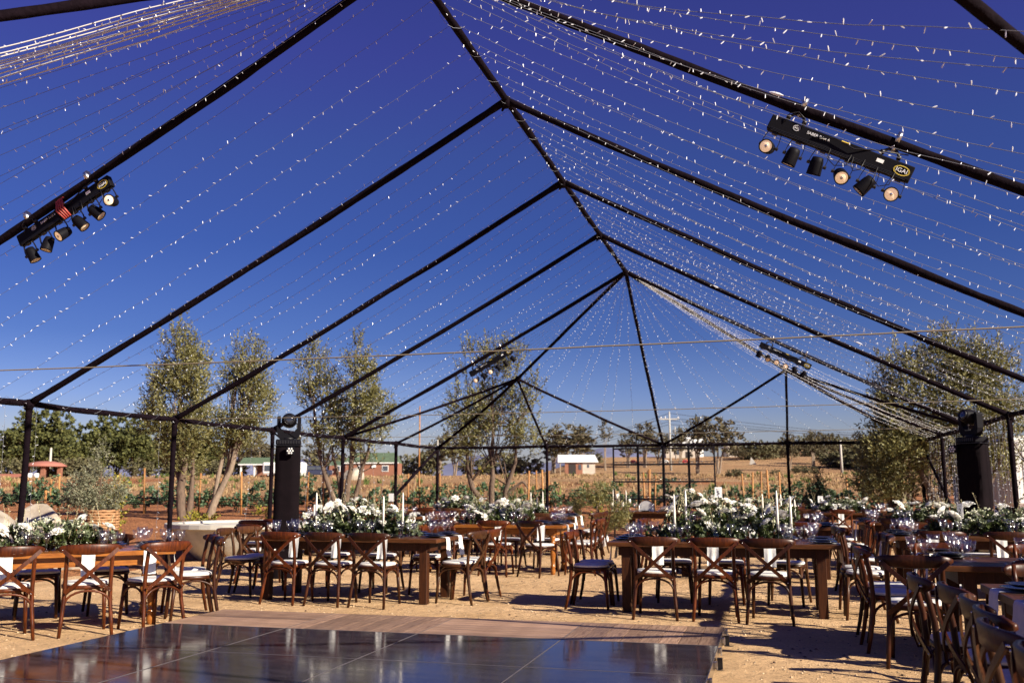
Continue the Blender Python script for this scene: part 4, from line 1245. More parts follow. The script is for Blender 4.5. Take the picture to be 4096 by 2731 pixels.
D_ = lambda name, label: {'name': name, 'label': label}
# T1 centre right
settle('t1', D_('centre right table', 'long farm table at centre right with three chairs facing it and the tallest flowers'), 2.2, 10.90, 0, w=1.0,
       near=((-.67, .0, .03), (-.05, .02, .0), (.50, .08, -.03)), far=((-.62, .02, .1), (0.0, .02, 0), (.68, .05, -.15)), lend=((-.10, .02, .02), (.38, .05, -.05)), rend=((-.30, .02, 0), (.24, .02, .05)),
       near_o=.17, end_o=.22, gob=3, cut=True, tapers=((-.50, -.20, .38), (-.38, -.12, .42), (.60, -.20, .42), (.74, -.14, .36)), hurr=(.70, -.05), arrn=15, arrs=1.12, blush=1,
       kinds={('near', 0): 'chair_dark', ('near', 1): 'chair_red', ('near', 2): 'chair_dark'}, tall=1.25, jit=.02)
# T2 centre left
settle('t2', D_('centre left table', 'long farm table at centre left with three dark chairs and crowded flowers'), -2.24, 11.0, 0, w=1.0,
       near=((-.60, .0, -.06), (-.02, .0, -.05), (.53, .0, -.04)), lend=((-.12, .12, .1), (.35, .1, 0)), rend=((-.12, -.05, -.12), (.35, .0, -.05)), near_o=.12,
       tapers=((-.50, -.16, .40), (-.44, .10, .30), (.42, -.20, .36), (.64, -.12, .40)), hurr=(-.30, .2), arrn=16, arrs=1.15, card=('', .12, 'plain white card standing among flowers on the centre left table', .15, .22), cardx=-.62,
       kinds={('near', 0): 'chair_red', ('near', 1): 'chair_dark', ('near', 2): 'chair_dark'}, tall=1.15, cut=False)
# T3 far left, turned
u3 = Vector((.743, .669, 0)); v3 = Vector((-.669, .743, 0))
c3 = Vector((-3.1, 8.5, 0)) - u3 * 1.22 + v3 * .5
settle('t3', D_('honey coloured table at far left', 'honey coloured table with turned legs set at an angle at the far left'), c3.x, c3.y, math.atan2(u3.y, u3.x), style='honey', h=.745,
       near=((-.28, .05, .05), (.40, .06, .0), (.98, .02, .42)), lend=(-.25, .25), rend=((-.26, .0, 0), (.25, .02, .05)), near_o=.17, end_o=.20, arrs=.85, arrn=9, arrx=.1,
       card=('', .2, 'white card standing in the flowers of the angled table at far left', -.7, .16), cardx=-.15, hurr=(.55,), kinds={('near', 0): 'chair_red', ('near', 1): 'chair_red', ('near', 2): 'chair_red'})
# T4 behind the gap
settle('t4', D_('middle table with turned legs', 'table with turned legs behind the gap between the two centre tables'), -1.6, 14.95, 0, style='honey', near=((-.62, .0, -.05), (.2, .0, -.05), (.88, .05, -.45)), rend=(-.2, .3), tapers=(), arrs=.9, arrn=10, near_o=.14, gob=3)
# T8 behind T1
settle('t8', D_('table behind the centre right table', 'farm table half hidden behind the centre right table'), 2.45, 15.1, 0, gob=2, tapers=((.15, .0, .34), (.42, .05, .34), (.62, .0, .26)), arrn=12, tall=1.35,
       card=('5', -.1, 'grey card with the number 5 in the flowers behind the centre right table', .1, .42), cardx=-.50)
# T5
settle('t5', D_('back left-centre table', 'farm table near the back on the left of the aisle with three taper candles'), -2.25, 18.8, 0, gob=2, tapers=((.25, 0, .34), (.37, .05, .25), (.50, 0, .36)), arrn=9, arrs=.85, rend=((-.25, .02, -.3), (.3, .05, -.1)))
# T6 far left back
settle('t6', D_('back table at the far left', 'farm table at the back left with a plain white card'), -5.3, 17.9, 0, gob=2, arrn=10, card=('', 0, 'plain white card on the back table at the far left', 0, .30), cardx=.62, hurr=())
settle('t6b', D_('last table at the back left', 'farm table in the last row at the back left'), -4.6, 22.3, 0, gob=2, arrn=9, hurr=(), far=(-.6, .1, .7), lend=(), rend=(-.25, .25))
# right column
settle('t12', D_('right hand table marked 3', 'dark farm table at the right with the number 3 card'), 5.22, 8.5, 0, gob=3, cut=True, near=((-.55, -.02, .0), (.1, 0, 0), (.75, 0, 0)), lend=((.22, .08, 0), (.80, .06, .1)), far=((-1.02, .0, .02), (-.2, 0, 0), (.5, 0, 0)),
       card=('3', -.12, 'white card with the number 3 standing edge on at the right', -1.15, .12), cardx=-.25, arrx=.35, arrn=8, arrs=.8, hurr=(-.42, .4), near_o=.2)
settle('t11', D_('second table of the right column', 'farm table behind the number 3 table in the right column'), 5.30, 12.75, 0, gob=3, fan_ends=True, near=((-.72, .0, .0), (0, 0, 0), (.7, 0, 0)), lend=((-.3, .08, -.1), (.3, .1, .05)), far=((-.75, .0, 0), (0, 0, 0), (.7, 0, 0)),
       card=('2', -.1, 'narrow card with the number 2 standing edge on in the right column', -1.1, .22), cardx=-.35, arrn=14, arrx=.05, arrs=1.1, tall=1.05)
settle('t10', D_('third table of the right column', 'farm table third in the right column with napkins fanned over its end'), 5.30, 17.15, 0, gob=3, fan_ends=True, lend=((-.3, .05, .1), (.3, .05, 0)), arrn=14, arrs=1.1, hurr=(-.4,))
settle('t9', D_('back right table marked 8', 'farm table at the back right with the number 8 card'), 4.15, 22.5, 0, gob=2, card=('8', -.12, 'white card with a black number 8 on the back right table', .1, .20), cardx=-.38, arrn=10, near=((-.7, .0, 0), (0, 0, .1), (.65, 0, -.1)), hurr=(.5,))
# T13 near right, long side to the left
settle('t13', D_('nearest table at the right edge', 'dark farm table at the lower right corner, nearest the camera'), 4.50, 5.42, PI / 2, gob=0, near=(), far=((.78, .0, 0), (.22, -.08, .05), (-.40, -.08, 0)), lend=(), rend=((.0, .05, 0),), arr=False, hurr=(), cut=True, far_o=.17, wide_nap=True,
       kinds={('far', 0): 'chair_dark', ('far', 1): 'chair_dark', ('far', 2): 'chair_grey'})
for k, (x, y, a) in enumerate(((3.90, 4.58, -PI / 2), (3.83, 4.12, -PI / 2 + .04), (3.83, 3.52, -PI / 2))):
    chair(x, y, a, 'dark crossback chair in the row at the lower right corner, %s from the camera' % ['third', 'second', 'first'][k], 'crossback chairs round the banquet tables', ['chair_dark', 'chair_grey', 'chair_dark'][k])
chair(3.80, 8.06, -.12, 'dark crossback chair with its back square to the camera, left of the number 3 table', 'crossback chairs round the banquet tables', 'chair_dark')
for k, (x, y, a) in enumerate(((-5.2, 13.75, .1), (-5.15, 14.35, .3), (-4.35, 12.3, -.35))):
    chair(x, y, a, 'crossback chair standing near the stone basin, %s from the camera' % ['second', 'third', 'first'][k], 'crossback chairs round the banquet tables', 'chair_red')

# ------------------------------------------------------------------ sweetheart table
t = thing('sweetheart_table', 'dark pedestal farm table of the couple in front of the candle shelves', 'table', (.25, 22.7, 0))
for k in range(6):
    b = MB(); b.box(-1.22, 1.22, -.45 + k * .15 + .0015, -.45 + (k + 1) * .15 - .0015, .715, .76, bev=.003); b.build('plank', M['farm_wood'], t)
b = MB(); b.box(-1.12, 1.12, -.38, -.35, .60, .713); b.box(-1.12, 1.12, .35, .38, .60, .713); b.build('apron', M['farm_leg'], t)
for s in (-1, 1):
    b = MB(); b.box(s * .75 - .07, s * .75 + .07, -.07, .07, .08, .60, bev=.005); b.box(s * .75 - .08, s * .75 + .08, -.36, .36, 0, .08, bev=.01); b.build('pedestal', M['farm_leg'], t)
arrangement(.95, 22.6, .762, 0, 'wide arrangement of white roses and olive sprigs on the sweetheart table', sx=.95, nroses=12, var=2, tall=1.45)
for k, (x, hh, ht) in enumerate(((-.92, .16, .34), (-.84, .30, .10), (-.80, .10, .34), (-.70, .12, .10), (-.62, .16, .34), (-.55, .18, .10), (-.95, .12, .10))):
    c = thing('candle_on_glass', '%s white candle on a glass stem, sweetheart table, %s in the group' % ('taper' if ht > .2 else 'pillar', ['first', 'second', 'third', 'fourth', 'fifth', 'sixth', 'seventh'][k]), 'candle', (x, 22.5 + .06 * (k % 3), .762), 0, 'candles on the sweetheart table')
    b = MB(); b.smooth = True; b.lathe([(.035, 0), (.036, .004), (.010, .01), (.016, hh * .3), (.010, hh * .45), (.018, hh * .6), (.010, hh * .8), (.032, hh - .006), (.032, hh)], n=10, capt=True); b.build('glass_stem', M['blue_glass'], c)
    b = MB(); b.smooth = True
    b.lathe([(.011, hh), (.010, hh + ht * .8), (.004, hh + ht)] if ht > .2 else [(.033, hh), (.033, hh + .10), (.028, hh + .104)], n=10, capt=True); b.build('candle', M['wax'], c)
for k, x in enumerate((-.40, -.28, .02, .62, .74)):
    o = inst('goblet', GOB[k % 3], None, (x, 22.5, .762)); tag(o, 'cut glass goblet on the sweetheart table, %s from the left' % NUMW[k], 'glass', 'cut glass goblets')
c = thing('round_mirror', 'round wood rimmed mirror leaning upright on the sweetheart table', 'mirror', (-.15, 22.62, .762))
b = MB(); b.smooth = True; b.tube([(.20 * math.cos(a), 0, .06 + .20 * math.sin(a)) for a in [PI * k / 20 for k in range(-3, 24)]], .012, n=6); b.build('rim', M['farm_wood'], c)
b = MB(); i_ = [b.vert((.19 * math.cos(a), .0, .06 + .19 * math.sin(a))) for a in [PI * (-3 + k) / 20 for k in range(27)]]; b.face(i_); b.build('mirror_face', mat('mirror_face', (.75, .72, .72), rough=.25, metal=.4), c)
tag(inst('plate', PLATE, None, (-.15, 22.45, .764)), 'black plate in front of the round mirror', 'plate')

# ------------------------------------------------------------------ candle shelf frames
for k, x in enumerate((-.965, -.315, .335, .985)):
    w2 = .315; y = 24.55
    s = thing('shelf_frame', 'black metal shelf frame with glass votives, %s of the four behind the sweetheart table' % ['leftmost', 'second', 'third', 'rightmost'][k], 'shelf', (x + 0.05, y, 0), 0, 'black shelf frames')
    b = MB()
    for sx in (-1, 1): b.box(sx * w2 - .020, sx * w2 + .020, -.02, .02, 0, 2.36)
    b.box(-w2 + .02, w2 - .02, -.018, .018, 2.29, 2.33)
    b.build('frame', M['black_metal'], s)
    for j, z in enumerate((1.90, 1.46, 1.02, .56)):
        b = MB(); b.box(-w2 + .021, w2 - .021, -.05, .05, z - .022, z + .02); b.box(-w2 + .021, w2 - .021, -.056, -.042, z + .058, z + .072)
        b.build('shelf', M['black_metal'], s)
        if j < 3:
            for q in range(5 if (k in (0, 3)) else 4):
                nq = 5 if (k in (0, 3)) else 4
                o = inst('votive_glass', VOTIVE, None, (x + .05 - w2 + .07 + q * (2 * w2 - .14) / (nq - 1), y, z + .0205), scale=(1.15,) * 3)
                tag(o, 'glass votive, %s from the left, %s shelf, %s shelf frame' % (ordinal(q + 1), ['upper', 'middle', 'lower'][j], ['leftmost', 'second', 'third', 'rightmost'][k]), 'votive', 'glass votives on the shelf frames')

# ------------------------------------------------------------------ planting
def shoot_cluster(b, rr, p, d, ln, nl, ll, asp):
    d = d.normalized()
    for k in range(nl):
        t = k / nl
        q = p + d * ln * t + Vector((rr.uniform(-1, 1), rr.uniform(-1, 1), rr.uniform(-1, 1))) * ll * .25
        u = (d * .8 + Vector((rr.uniform(-1, 1), rr.uniform(-1, 1), rr.uniform(-.7, .9)))).normalized()
        n = Vector((rr.uniform(-1, 1), rr.uniform(-1, 1), rr.uniform(-.3, 1.2)))
        l = ll * rr.uniform(.7, 1.3)
        b.leaf(q, n, u, l, l * asp, bend=.15)
def crown(blobs, seed, nclu, per=14, ll=.07, asp=.30, sl=.35, up=.7, shell=.45, gap=.0, spires=0):
    """blobs: (x, y, z, rx, ry, rz)"""
    rr = random.Random(seed); b = MB()
    vol = [bl[3] * bl[4] * bl[5] for bl in blobs]; tot = sum(vol)
    for bl, v in zip(blobs, vol):
        for c in range(max(3, int(nclu * v / tot))):
            while True:
                q = Vector((rr.uniform(-1, 1), rr.uniform(-1, 1), rr.uniform(-1, 1)))
                l = q.length
                if 0.05 < l < 1 and (l > shell or rr.random() < .35): break
            p = Vector((bl[0] + q.x * bl[3], bl[1] + q.y * bl[4], bl[2] + q.z * bl[5]))
            if noise.noise(p * 1.1 + Vector((seed, 0, 0))) < gap - .22: continue
            d = Vector((q.x * .8, q.y * .8, up + q.z * .4)) + Vector((rr.uniform(-.5, .5), rr.uniform(-.5, .5), rr.uniform(-.4, .4)))
            shoot_cluster(b, rr, p, d, sl * rr.uniform(.6, 1.4), per, ll, asp)
        for c in range(int(spires * max(1, bl[3] * 3))):
            a = rr.uniform(0, 2 * PI); r = rr.uniform(.1, .95)
            p = Vector((bl[0] + math.cos(a) * r * bl[3], bl[1] + math.sin(a) * r * bl[4], bl[2] + math.sqrt(max(0, 1 - r * r)) * bl[5] * .85))
            shoot_cluster(b, rr, p, Vector((math.cos(a) * r * .45 + rr.uniform(-.15, .15), math.sin(a) * r * .3, 1)), rr.uniform(.35, .75), 26, ll * .9, asp)
    return b
def limbs(paths, b=None, n=7):
    b = b or MB(); b.smooth = True
    for pts, r0, r1 in paths:
        k = len(pts); out = []
        P_ = [Vector(p) for p in pts]
        for i in range(k - 1):
            for s in range(4):
                t = s / 4
                a0 = P_[max(i - 1, 0)]; a1 = P_[i]; a2 = P_[i + 1]; a3 = P_[min(i + 2, k - 1)]
                out.append(.5 * ((2 * a1) + (a2 - a0) * t + (2 * a0 - 5 * a1 + 4 * a2 - a3) * t * t + (-a0 + 3 * a1 - 3 * a2 + a3) * t ** 3))
        out.append(P_[-1])
        m_ = len(out)
        for j in range(m_): out[j] = out[j] + Vector((noise.noise(out[j] * 3.1), noise.noise(out[j] * 3.7 + Vector((5, 0, 0))), 0)) * r0 * .35
        b.tube(out, [(r0 + (r1 - r0) * j / (m_ - 1)) * (1 + .22 * noise.noise(out[j] * 4.0)) for j in range(m_)], n=n)
    return b
def twigs(blobs, seed, base, n, r=.012):
    rr = random.Random(seed); paths = []
    for k in range(n):
        bl = rr.choice(blobs)
        q = Vector((rr.uniform(-.8, .8) * bl[3], rr.uniform(-.8, .8) * bl[4], rr.uniform(-.7, 1.05) * bl[5])) + Vector(bl[:3])
        o = Vector(rr.choice(base))
        mid = o.lerp(q, .5) + Vector((rr.uniform(-.15, .15), rr.uniform(-.15, .15), rr.uniform(-.1, .25)))
        paths.append(([o, mid, q], r * 1.8, r * .3))
    return paths
def tree(name, label, x, y, blobs, trunk, tips, seed, nclu, leafm, barkm, group, per=14, ll=.075, asp=.3, sl=.35, up=.7, ntw=26, z=None, gap=0.0, twr=.012, cat='tree', shell=.45, spires=9):
    t = thing(name, label, cat, (x, y, ground_z(x, y) - .05 if z is None else z), 0, group)
    limbs(trunk + twigs(blobs, seed + 1, tips, ntw, twr)).build('trunk', barkm, t)
    crown(blobs, seed, nclu, per, ll, asp, sl, up, shell, gap, spires).build('crown', leafm, t)['kind'] = 'stuff'
    return t
OL = M['olive_leaf']; BK = M['bark']
tree('olive_tree', 'tall dense dark olive tree at the left, beside the paler leaning one', -13.5, 23.6,
     [(-.35, 0, 4.75, .45, .4, .80), (-.15, 0, 4.1, .75, .6, .9), (-.35, .1, 3.2, .85, .7, .9), (-.95, 0, 2.75, .5, .4, .42), (.25, 0, 2.6, .55, .5, .7), (-.1, 0, 2.0, .6, .5, .6), (.15, .1, 1.5, .38, .3, .45)],
     [([(.1, 0, 0), (.0, 0, .9), (.1, 0, 1.6), (-.1, 0, 2.6), (-.2, 0, 4.2)], .15, .03), ([(.0, 0, 1.0), (-.3, .1, 1.8), (-.5, 0, 2.8)], .08, .02), ([(.2, .1, 0), (.3, .1, 1.0), (.35, 0, 2.2)], .11, .03)],
     [(.1, 0, 1.6), (-.1, 0, 2.6), (-.2, 0, 3.6)], 101, 1900, OL, BK, 'olive trees round the court', ll=.10, asp=.32, sl=.45)
tree('olive_tree', 'loose olive tree with a pale trunk leaning right at the left of the court', -13.1, 24.7,
     [(.95, 0, 4.2, .5, .45, .95), (.55, 0, 4.4, .35, .3, .6), (1.2, 0, 3.3, .5, .45, .85), (.45, 0, 3.1, .5, .4, .8), (.3, 0, 2.2, .45, .4, .5), (.95, 0, 2.3, .4, .35, .5)],
     [([(-.15, 0, 0), (.05, 0, .6), (.45, 0, 1.4), (.85, 0, 2.6), (1.15, 0, 3.9)], .13, .03), ([(.0, 0, .6), (.15, 0, 1.5), (.45, 0, 2.8), (.6, 0, 4.1)], .08, .02), ([(.3, 0, 1.1), (.5, .1, 2.2), (.9, 0, 3.6)], .06, .02)],
     [(.45, 0, 1.4), (.85, 0, 2.6), (.45, 0, 2.8)], 103, 1150, OL, M['bark_pale'], 'olive trees round the court', ll=.10, asp=.32, sl=.45, gap=.05)
tree('olive_tree', 'wide two-lobed olive tree with many thin stems left of centre', -9.55, 25.8,
     [(-1.05, 0, 4.5, .42, .4, .75), (-.75, 0, 3.5, .62, .5, .8), (-.35, .1, 2.7, .6, .5, .6), (.35, 0, 4.7, .34, .3, .7), (.65, 0, 3.9, .52, .5, .75), (.95, 0, 3.0, .5, .45, .75), (.45, 0, 2.6, .6, .5, .6), (1.0, 0, 2.0, .35, .3, .35)],
     [([(.0, 0, 0), (-.25, 0, .7), (-.6, 0, 1.6), (-.9, 0, 2.8), (-1.0, 0, 4.0)], .11, .025), ([(.05, 0, 0), (.15, 0, .8), (.3, 0, 1.9), (.35, 0, 3.6), (.35, 0, 4.6)], .12, .02),
      ([(.15, 0, 0), (.4, .1, .8), (.6, 0, 1.5), (.85, 0, 2.3), (.9, 0, 3.4)], .09, .02), ([(-.1, 0, 0), (-.1, .1, 1.0), (-.3, 0, 2.0), (-.5, 0, 3.2)], .08, .02)],
     [(-.6, 0, 1.6), (.3, 0, 1.9), (.6, 0, 1.5), (-.9, 0, 2.8), (.35, 0, 3.6)], 107, 1700, OL, BK, 'olive trees round the court', ll=.10, asp=.32, sl=.45, gap=.08, ntw=40)
tree('olive_tree', 'big olive tree in the middle with dark crooked limbs and three upright tops', -5.55, 27.7,
     [(-.65, 0, 4.55, .27, .25, .95), (-.75, 0, 3.4, .55, .45, .8), (-.9, 0, 2.4, .55, .45, .55), (.1, 0, 4.6, .42, .4, .85), (.0, .1, 3.4, .6, .5, .7), (.75, 0, 4.5, .38, .35, .95), (.65, 0, 3.3, .65, .5, .8), (1.25, 0, 2.7, .45, .4, .6), (.3, 0, 2.4, .65, .5, .5), (-.4, 0, 1.9, .4, .3, .35), (1.4, 0, 3.8, .22, .2, .5)],
     [([(.0, 0, 0), (-.25, 0, .7), (-.6, 0, 1.3), (-.75, 0, 2.4), (-.7, 0, 4.0)], .13, .025), ([(.05, 0, 0), (.05, 0, .8), (.1, 0, 1.7), (.1, 0, 3.0), (.1, 0, 4.6)], .12, .02),
      ([(.25, 0, 0), (.45, 0, .6), (.55, 0, 1.2), (.8, 0, 1.9), (.75, 0, 3.3)], .13, .025), ([(.5, 0, .9), (.8, 0, 1.15), (1.05, 0, 1.3), (1.2, 0, 1.1)], .06, .02)],
     [(-.6, 0, 1.3), (.1, 0, 1.7), (.55, 0, 1.2), (-.75, 0, 2.4), (.1, 0, 3.0), (.75, 0, 3.0)], 109, 1900, OL, BK, 'olive trees round the court', ll=.10, asp=.32, sl=.45, gap=.10, ntw=46)
tree('olive_tree', 'broad olive tree outside the right eave, partly behind the light curtain', 6.95, 24.6,
     [(-1.0, 0, 4.0, .55, .5, .55), (-.1, 0, 4.25, .45, .4, .6), (.45, 0, 4.1, .5, .5, .6), (.95, 0, 3.9, .5, .45, .6), (-1.0, 0, 3.1, .85, .6, .6), (.2, 0, 3.1, .95, .7, .65), (1.15, 0, 2.9, .5, .5, .5), (-1.3, 0, 2.1, .75, .6, .55), (0, 0, 2.1, .8, .6, .5), (.9, 0, 1.8, .4, .4, .4), (-1.6, 0, 1.3, .6, .5, .4)],
     [([(-.1, 0, 0), (-.3, 0, .8), (-.8, 0, 1.8), (-1.0, 0, 3.2)], .12, .03), ([(.0, 0, 0), (.1, 0, 1.0), (.1, 0, 2.2), (.1, 0, 3.8)], .12, .02), ([(.15, 0, 0), (.5, 0, 1.0), (1.0, 0, 2.0), (1.2, 0, 3.4)], .11, .02), ([(-.3, 0, .6), (-.9, 0, 1.0), (-1.5, 0, 1.6)], .06, .02)],
     [(-.8, 0, 1.8), (.1, 0, 2.2), (1.0, 0, 2.0), (-1.0, 0, 2.8)], 113, 3000, OL, BK, 'olive trees round the court', ll=.10, asp=.32, sl=.45, ntw=44, gap=.04, shell=.35)
tree('olive_tree', 'low spreading olive tree right of the back corner post', 6.05, 26.8,
     [(-.5, 0, 1.7, .5, .45, .5), (.2, 0, 2.1, .6, .5, .55), (.8, 0, 1.5, .5, .5, .5), (-.3, 0, 1.0, .6, .4, .3), (-.8, 0, 1.1, .35, .3, .25), (.7, 0, 2.7, .5, .45, .45)],
     [([(0, 0, 0), (.1, 0, .6), (.3, 0, 1.6)], .09, .03), ([(.05, 0, 0), (-.3, 0, .7), (-.6, 0, 1.6)], .07, .02), ([(.1, 0, 0), (.6, 0, .8), (1.1, 0, 1.5)], .07, .02)],
     [(.1, 0, .6), (-.3, 0, .7), (.6, 0, .8)], 117, 700, OL, BK, 'olive trees round the court', ll=.10, asp=.32, sl=.45, ntw=24, gap=.10)
tree('olive_tree', 'olive tree with branches hanging before the white trailer at the right edge', 8.2, 22.6,
     [(-.45, 0, 2.2, .25, .3, .7), (-.1, 0, 2.9, .55, .5, .4), (.5, 0, 3.1, .5, .5, .35), (-.5, 0, 1.2, .2, .2, .3)],
     [([(0, 0, 0), (.05, 0, .8), (-.1, 0, 1.8), (.1, 0, 2.8)], .08, .02), ([(.05, 0, .5), (.3, 0, 1.2)], .05, .02)], [(.05, 0, .8), (-.1, 0, 1.8)], 119, 90, OL, BK, 'olive trees round the court', ll=.10, asp=.32, sl=.45, ntw=4, spires=2)

def bush(name, label, x, y, z, blobs, seed, nclu, leafm, group=None, stem=None, **kw):
    t = thing(name, label, 'shrub', (x, y, z), 0, group)
    pr = [([(0, 0, 0), (rnd.uniform(-.1, .1), 0, bl[2] * .6), (bl[0] * .8, bl[1] * .8, bl[2])], .02, .006) for bl in blobs]
    limbs(pr, n=5).build('stems', stem or M['bark'], t)
    crown(blobs, seed, nclu, **kw).build('foliage', leafm, t)['kind'] = 'stuff'
    return t
# basket planter and its shrub
bx, by = -9.95, 15.95; bz = ground_z(bx, by)
t = thing('wicker_basket', 'tall woven wicker basket planter behind the angled table at left', 'basket', (bx, by, bz - .02))
b = MB(); b.smooth = True
for k in range(14):
    z = .03 + k * .052; r = .25 + .05 * math.sin(z * 3)
    b.tube([(r * math.cos(a) + .0, r * math.sin(a), z + .006 * math.sin(a * 9 + k * PI)) for a in [2 * PI * j / 36 for j in range(37)]], .028, n=6)
b.build('weave', M['wicker'], t)
b = MB(); b.lathe([(.22, 0), (.26, .74), (.0, .72)], n=20); b.build('liner', M['dark_open'], t)
bush('potted_olive_shrub', 'big silvery shrub growing out of the wicker basket', bx - .15, by, bz + .66, [(0, 0, .38, .52, .42, .44), (-.32, 0, .28, .38, .3, .36), (.05, 0, .88, .20, .16, .45), (.30, 0, .3, .28, .25, .32)], 201, 900, M['olive_leaf_sage'], per=12, ll=.055, asp=.33, sl=.2, up=.6)
bush('silver_shrub', 'silvery shrub at the left edge behind the chairs', -10.35, 12.6, ground_z(-10.3, 12.6), [(0, 0, .35, .5, .4, .40), (.3, 0, .25, .35, .3, .3), (-.4, 0, .3, .4, .3, .35)], 203, 330, M['olive_leaf_sage'], per=12, ll=.055, asp=.33, sl=.2)
bush('yellow_shrub', 'yellow green shrub between the boulder and the basket', -11.6, 18.3, ground_z(-11.6, 18.3), [(0, 0, .45, .28, .25, .45), (.1, 0, .9, .15, .15, .4), (-.25, 0, .25, .25, .2, .25)], 205, 190, M['yellow_leaf'], 'yellow shrubs on the bank', per=10, ll=.06, asp=.55, sl=.15)
bush('yellow_shrub', 'bright yellow shrub left of the stone basin', -9.6, 18.6, ground_z(-9.6, 18.6), [(0, 0, .30, .42, .35, .32), (.2, 0, .35, .3, .3, .3)], 207, 240, M['yellow_leaf'], 'yellow shrubs on the bank', per=10, ll=.05, asp=.6, sl=.12)
bush('yellow_shrub', 'bright yellow shrub just behind the left end of the stone basin', -9.3, 20.8, ground_z(-9.3, 20.8), [(0, 0, .35, .3, .3, .38), (.45, 0, .28, .28, .25, .3)], 209, 210, M['yellow_leaf'], 'yellow shrubs on the bank', per=10, ll=.05, asp=.6, sl=.12)
bush('yellow_shrub', 'thin yellow sapling tied upright behind the back left table', -5.5, 26.6, ground_z(-5.5, 26.6), [(0, 0, 1.2, .06, .06, .65), (0, 0, .5, .08, .08, .3)], 211, 70, M['yellow_leaf'], 'yellow shrubs on the bank', per=8, ll=.04, asp=.6, sl=.08)
bush('grass_shrub', 'fine green grassy shrub behind the back left table', -4.6, 26.2, ground_z(-4.6, 26.2), [(0, 0, .45, .5, .35, .42), (-.35, 0, .35, .3, .3, .3)], 213, 260, M['green_dark'], per=10, ll=.09, asp=.12, sl=.35, up=1.2)
# white pot with shrub
t = thing('white_pot', 'round white pot holding a small olive shrub in front of the sweetheart table', 'pot', (-1.05, 21.3, 0))
b = MB(); b.smooth = True; b.lathe([(.13, 0), (.19, .08), (.21, .18), (.185, .27), (.17, .27), (.17, .24), (.0, .24)], n=20); b.build('pot', M['pot_white'], t)
bush('potted_olive_shrub', 'bushy olive shrub in the round white pot by the sweetheart table', -1.05, 21.3, .24, [(0, 0, .45, .48, .42, .40), (.35, 0, .45, .35, .3, .35), (-.3, 0, .6, .3, .3, .35), (0, 0, .9, .25, .2, .25)], 215, 1150, M['olive_leaf'], per=12, ll=.06, asp=.3, sl=.22)
bush('yellow_shrub', 'slim yellow green climber on a stake left of the candle shelves', -1.45, 23.3, 0, [(0, 0, .9, .10, .1, .55), (.1, 0, 1.35, .12, .1, .3), (.15, 0, .5, .15, .15, .3)], 217, 110, M['yellow_leaf'], 'yellow shrubs on the bank', per=8, ll=.05, asp=.6, sl=.12)
bush('cypress_shrub', 'dark pointed conifer right of the back tables', 3.85, 25.7, .05, [(0, 0, .45, .38, .36, .45), (0, 0, .95, .22, .2, .45), (.05, 0, 1.35, .09, .09, .35)], 219, 620, M['cypress_leaf'], per=12, ll=.09, asp=.16, sl=.25, up=1.2, shell=.2)

# boulders
def rock(label, x, y, z, s, seed, m=M['rock'], name='boulder'):
    import bmesh
    bm = bmesh.new(); bmesh.ops.create_icosphere(bm, subdivisions=4, radius=1)
    rr = random.Random(seed)
    cuts = [(Vector((rr.uniform(-1, 1), rr.uniform(-1, 1), rr.uniform(-.3, 1))).normalized(), rr.uniform(.55, .85)) for _ in range(9)]
    for v in bm.verts:
        p = v.co.copy()
        for n_, d_ in cuts:
            k = p.dot(n_) - d_
            if k > 0: p -= n_ * k * .92
        p *= 1 + .05 * noise.noise(p * 2.2 + Vector((seed, 0, 0))) + .02 * noise.noise(p * 7)
        v.co = Vector((p.x * s[0], p.y * s[1], p.z * s[2]))
    me = bpy.data.meshes.new('rock'); bm.to_mesh(me); bm.free(); me.materials.append(m)
    o = bpy.data.objects.new(name, me); col.objects.link(o); o.location = (x, y, z); o.rotation_euler = (0, 0, rr.uniform(0, 1))
    return tag(o, label, 'boulder')
rock('pale grey boulder with a slanting top behind the glasses of the angled table', -9.05, 13.4, .35, (.80, .6, .78), 3)
rock('lower boulder at the left edge half hidden by a silvery shrub', -11.9, 15.3, .40, (.7, .5, .55), 8)
rock('small pale boulder standing alone in the dry field', *cam2w((812 - 1176) / 2159 * 70, 70), 2.05, (.9, .7, .9), 12)

# stone basin
t = thing('stone_basin', 'large round concrete basin with a flat rim behind the chairs at left', 'basin', (-7.15, 16.4, 0))
b = MB(); b.smooth = False
prof = [(.75, 0), (.80, .03), (1.08, .30), (1.27, .58)]
b.smooth = True; b.lathe(prof, n=40, capt=False); b.build('bowl', M['concrete'], t)
b = MB(); b.lathe([(1.27, .58), (1.38, .60), (1.40, .61), (1.40, .685), (1.39, .69), (1.16, .69), (1.14, .65), (.0, .55)], n=40, capb=False); b.build('rim', M['concrete_light'], t)

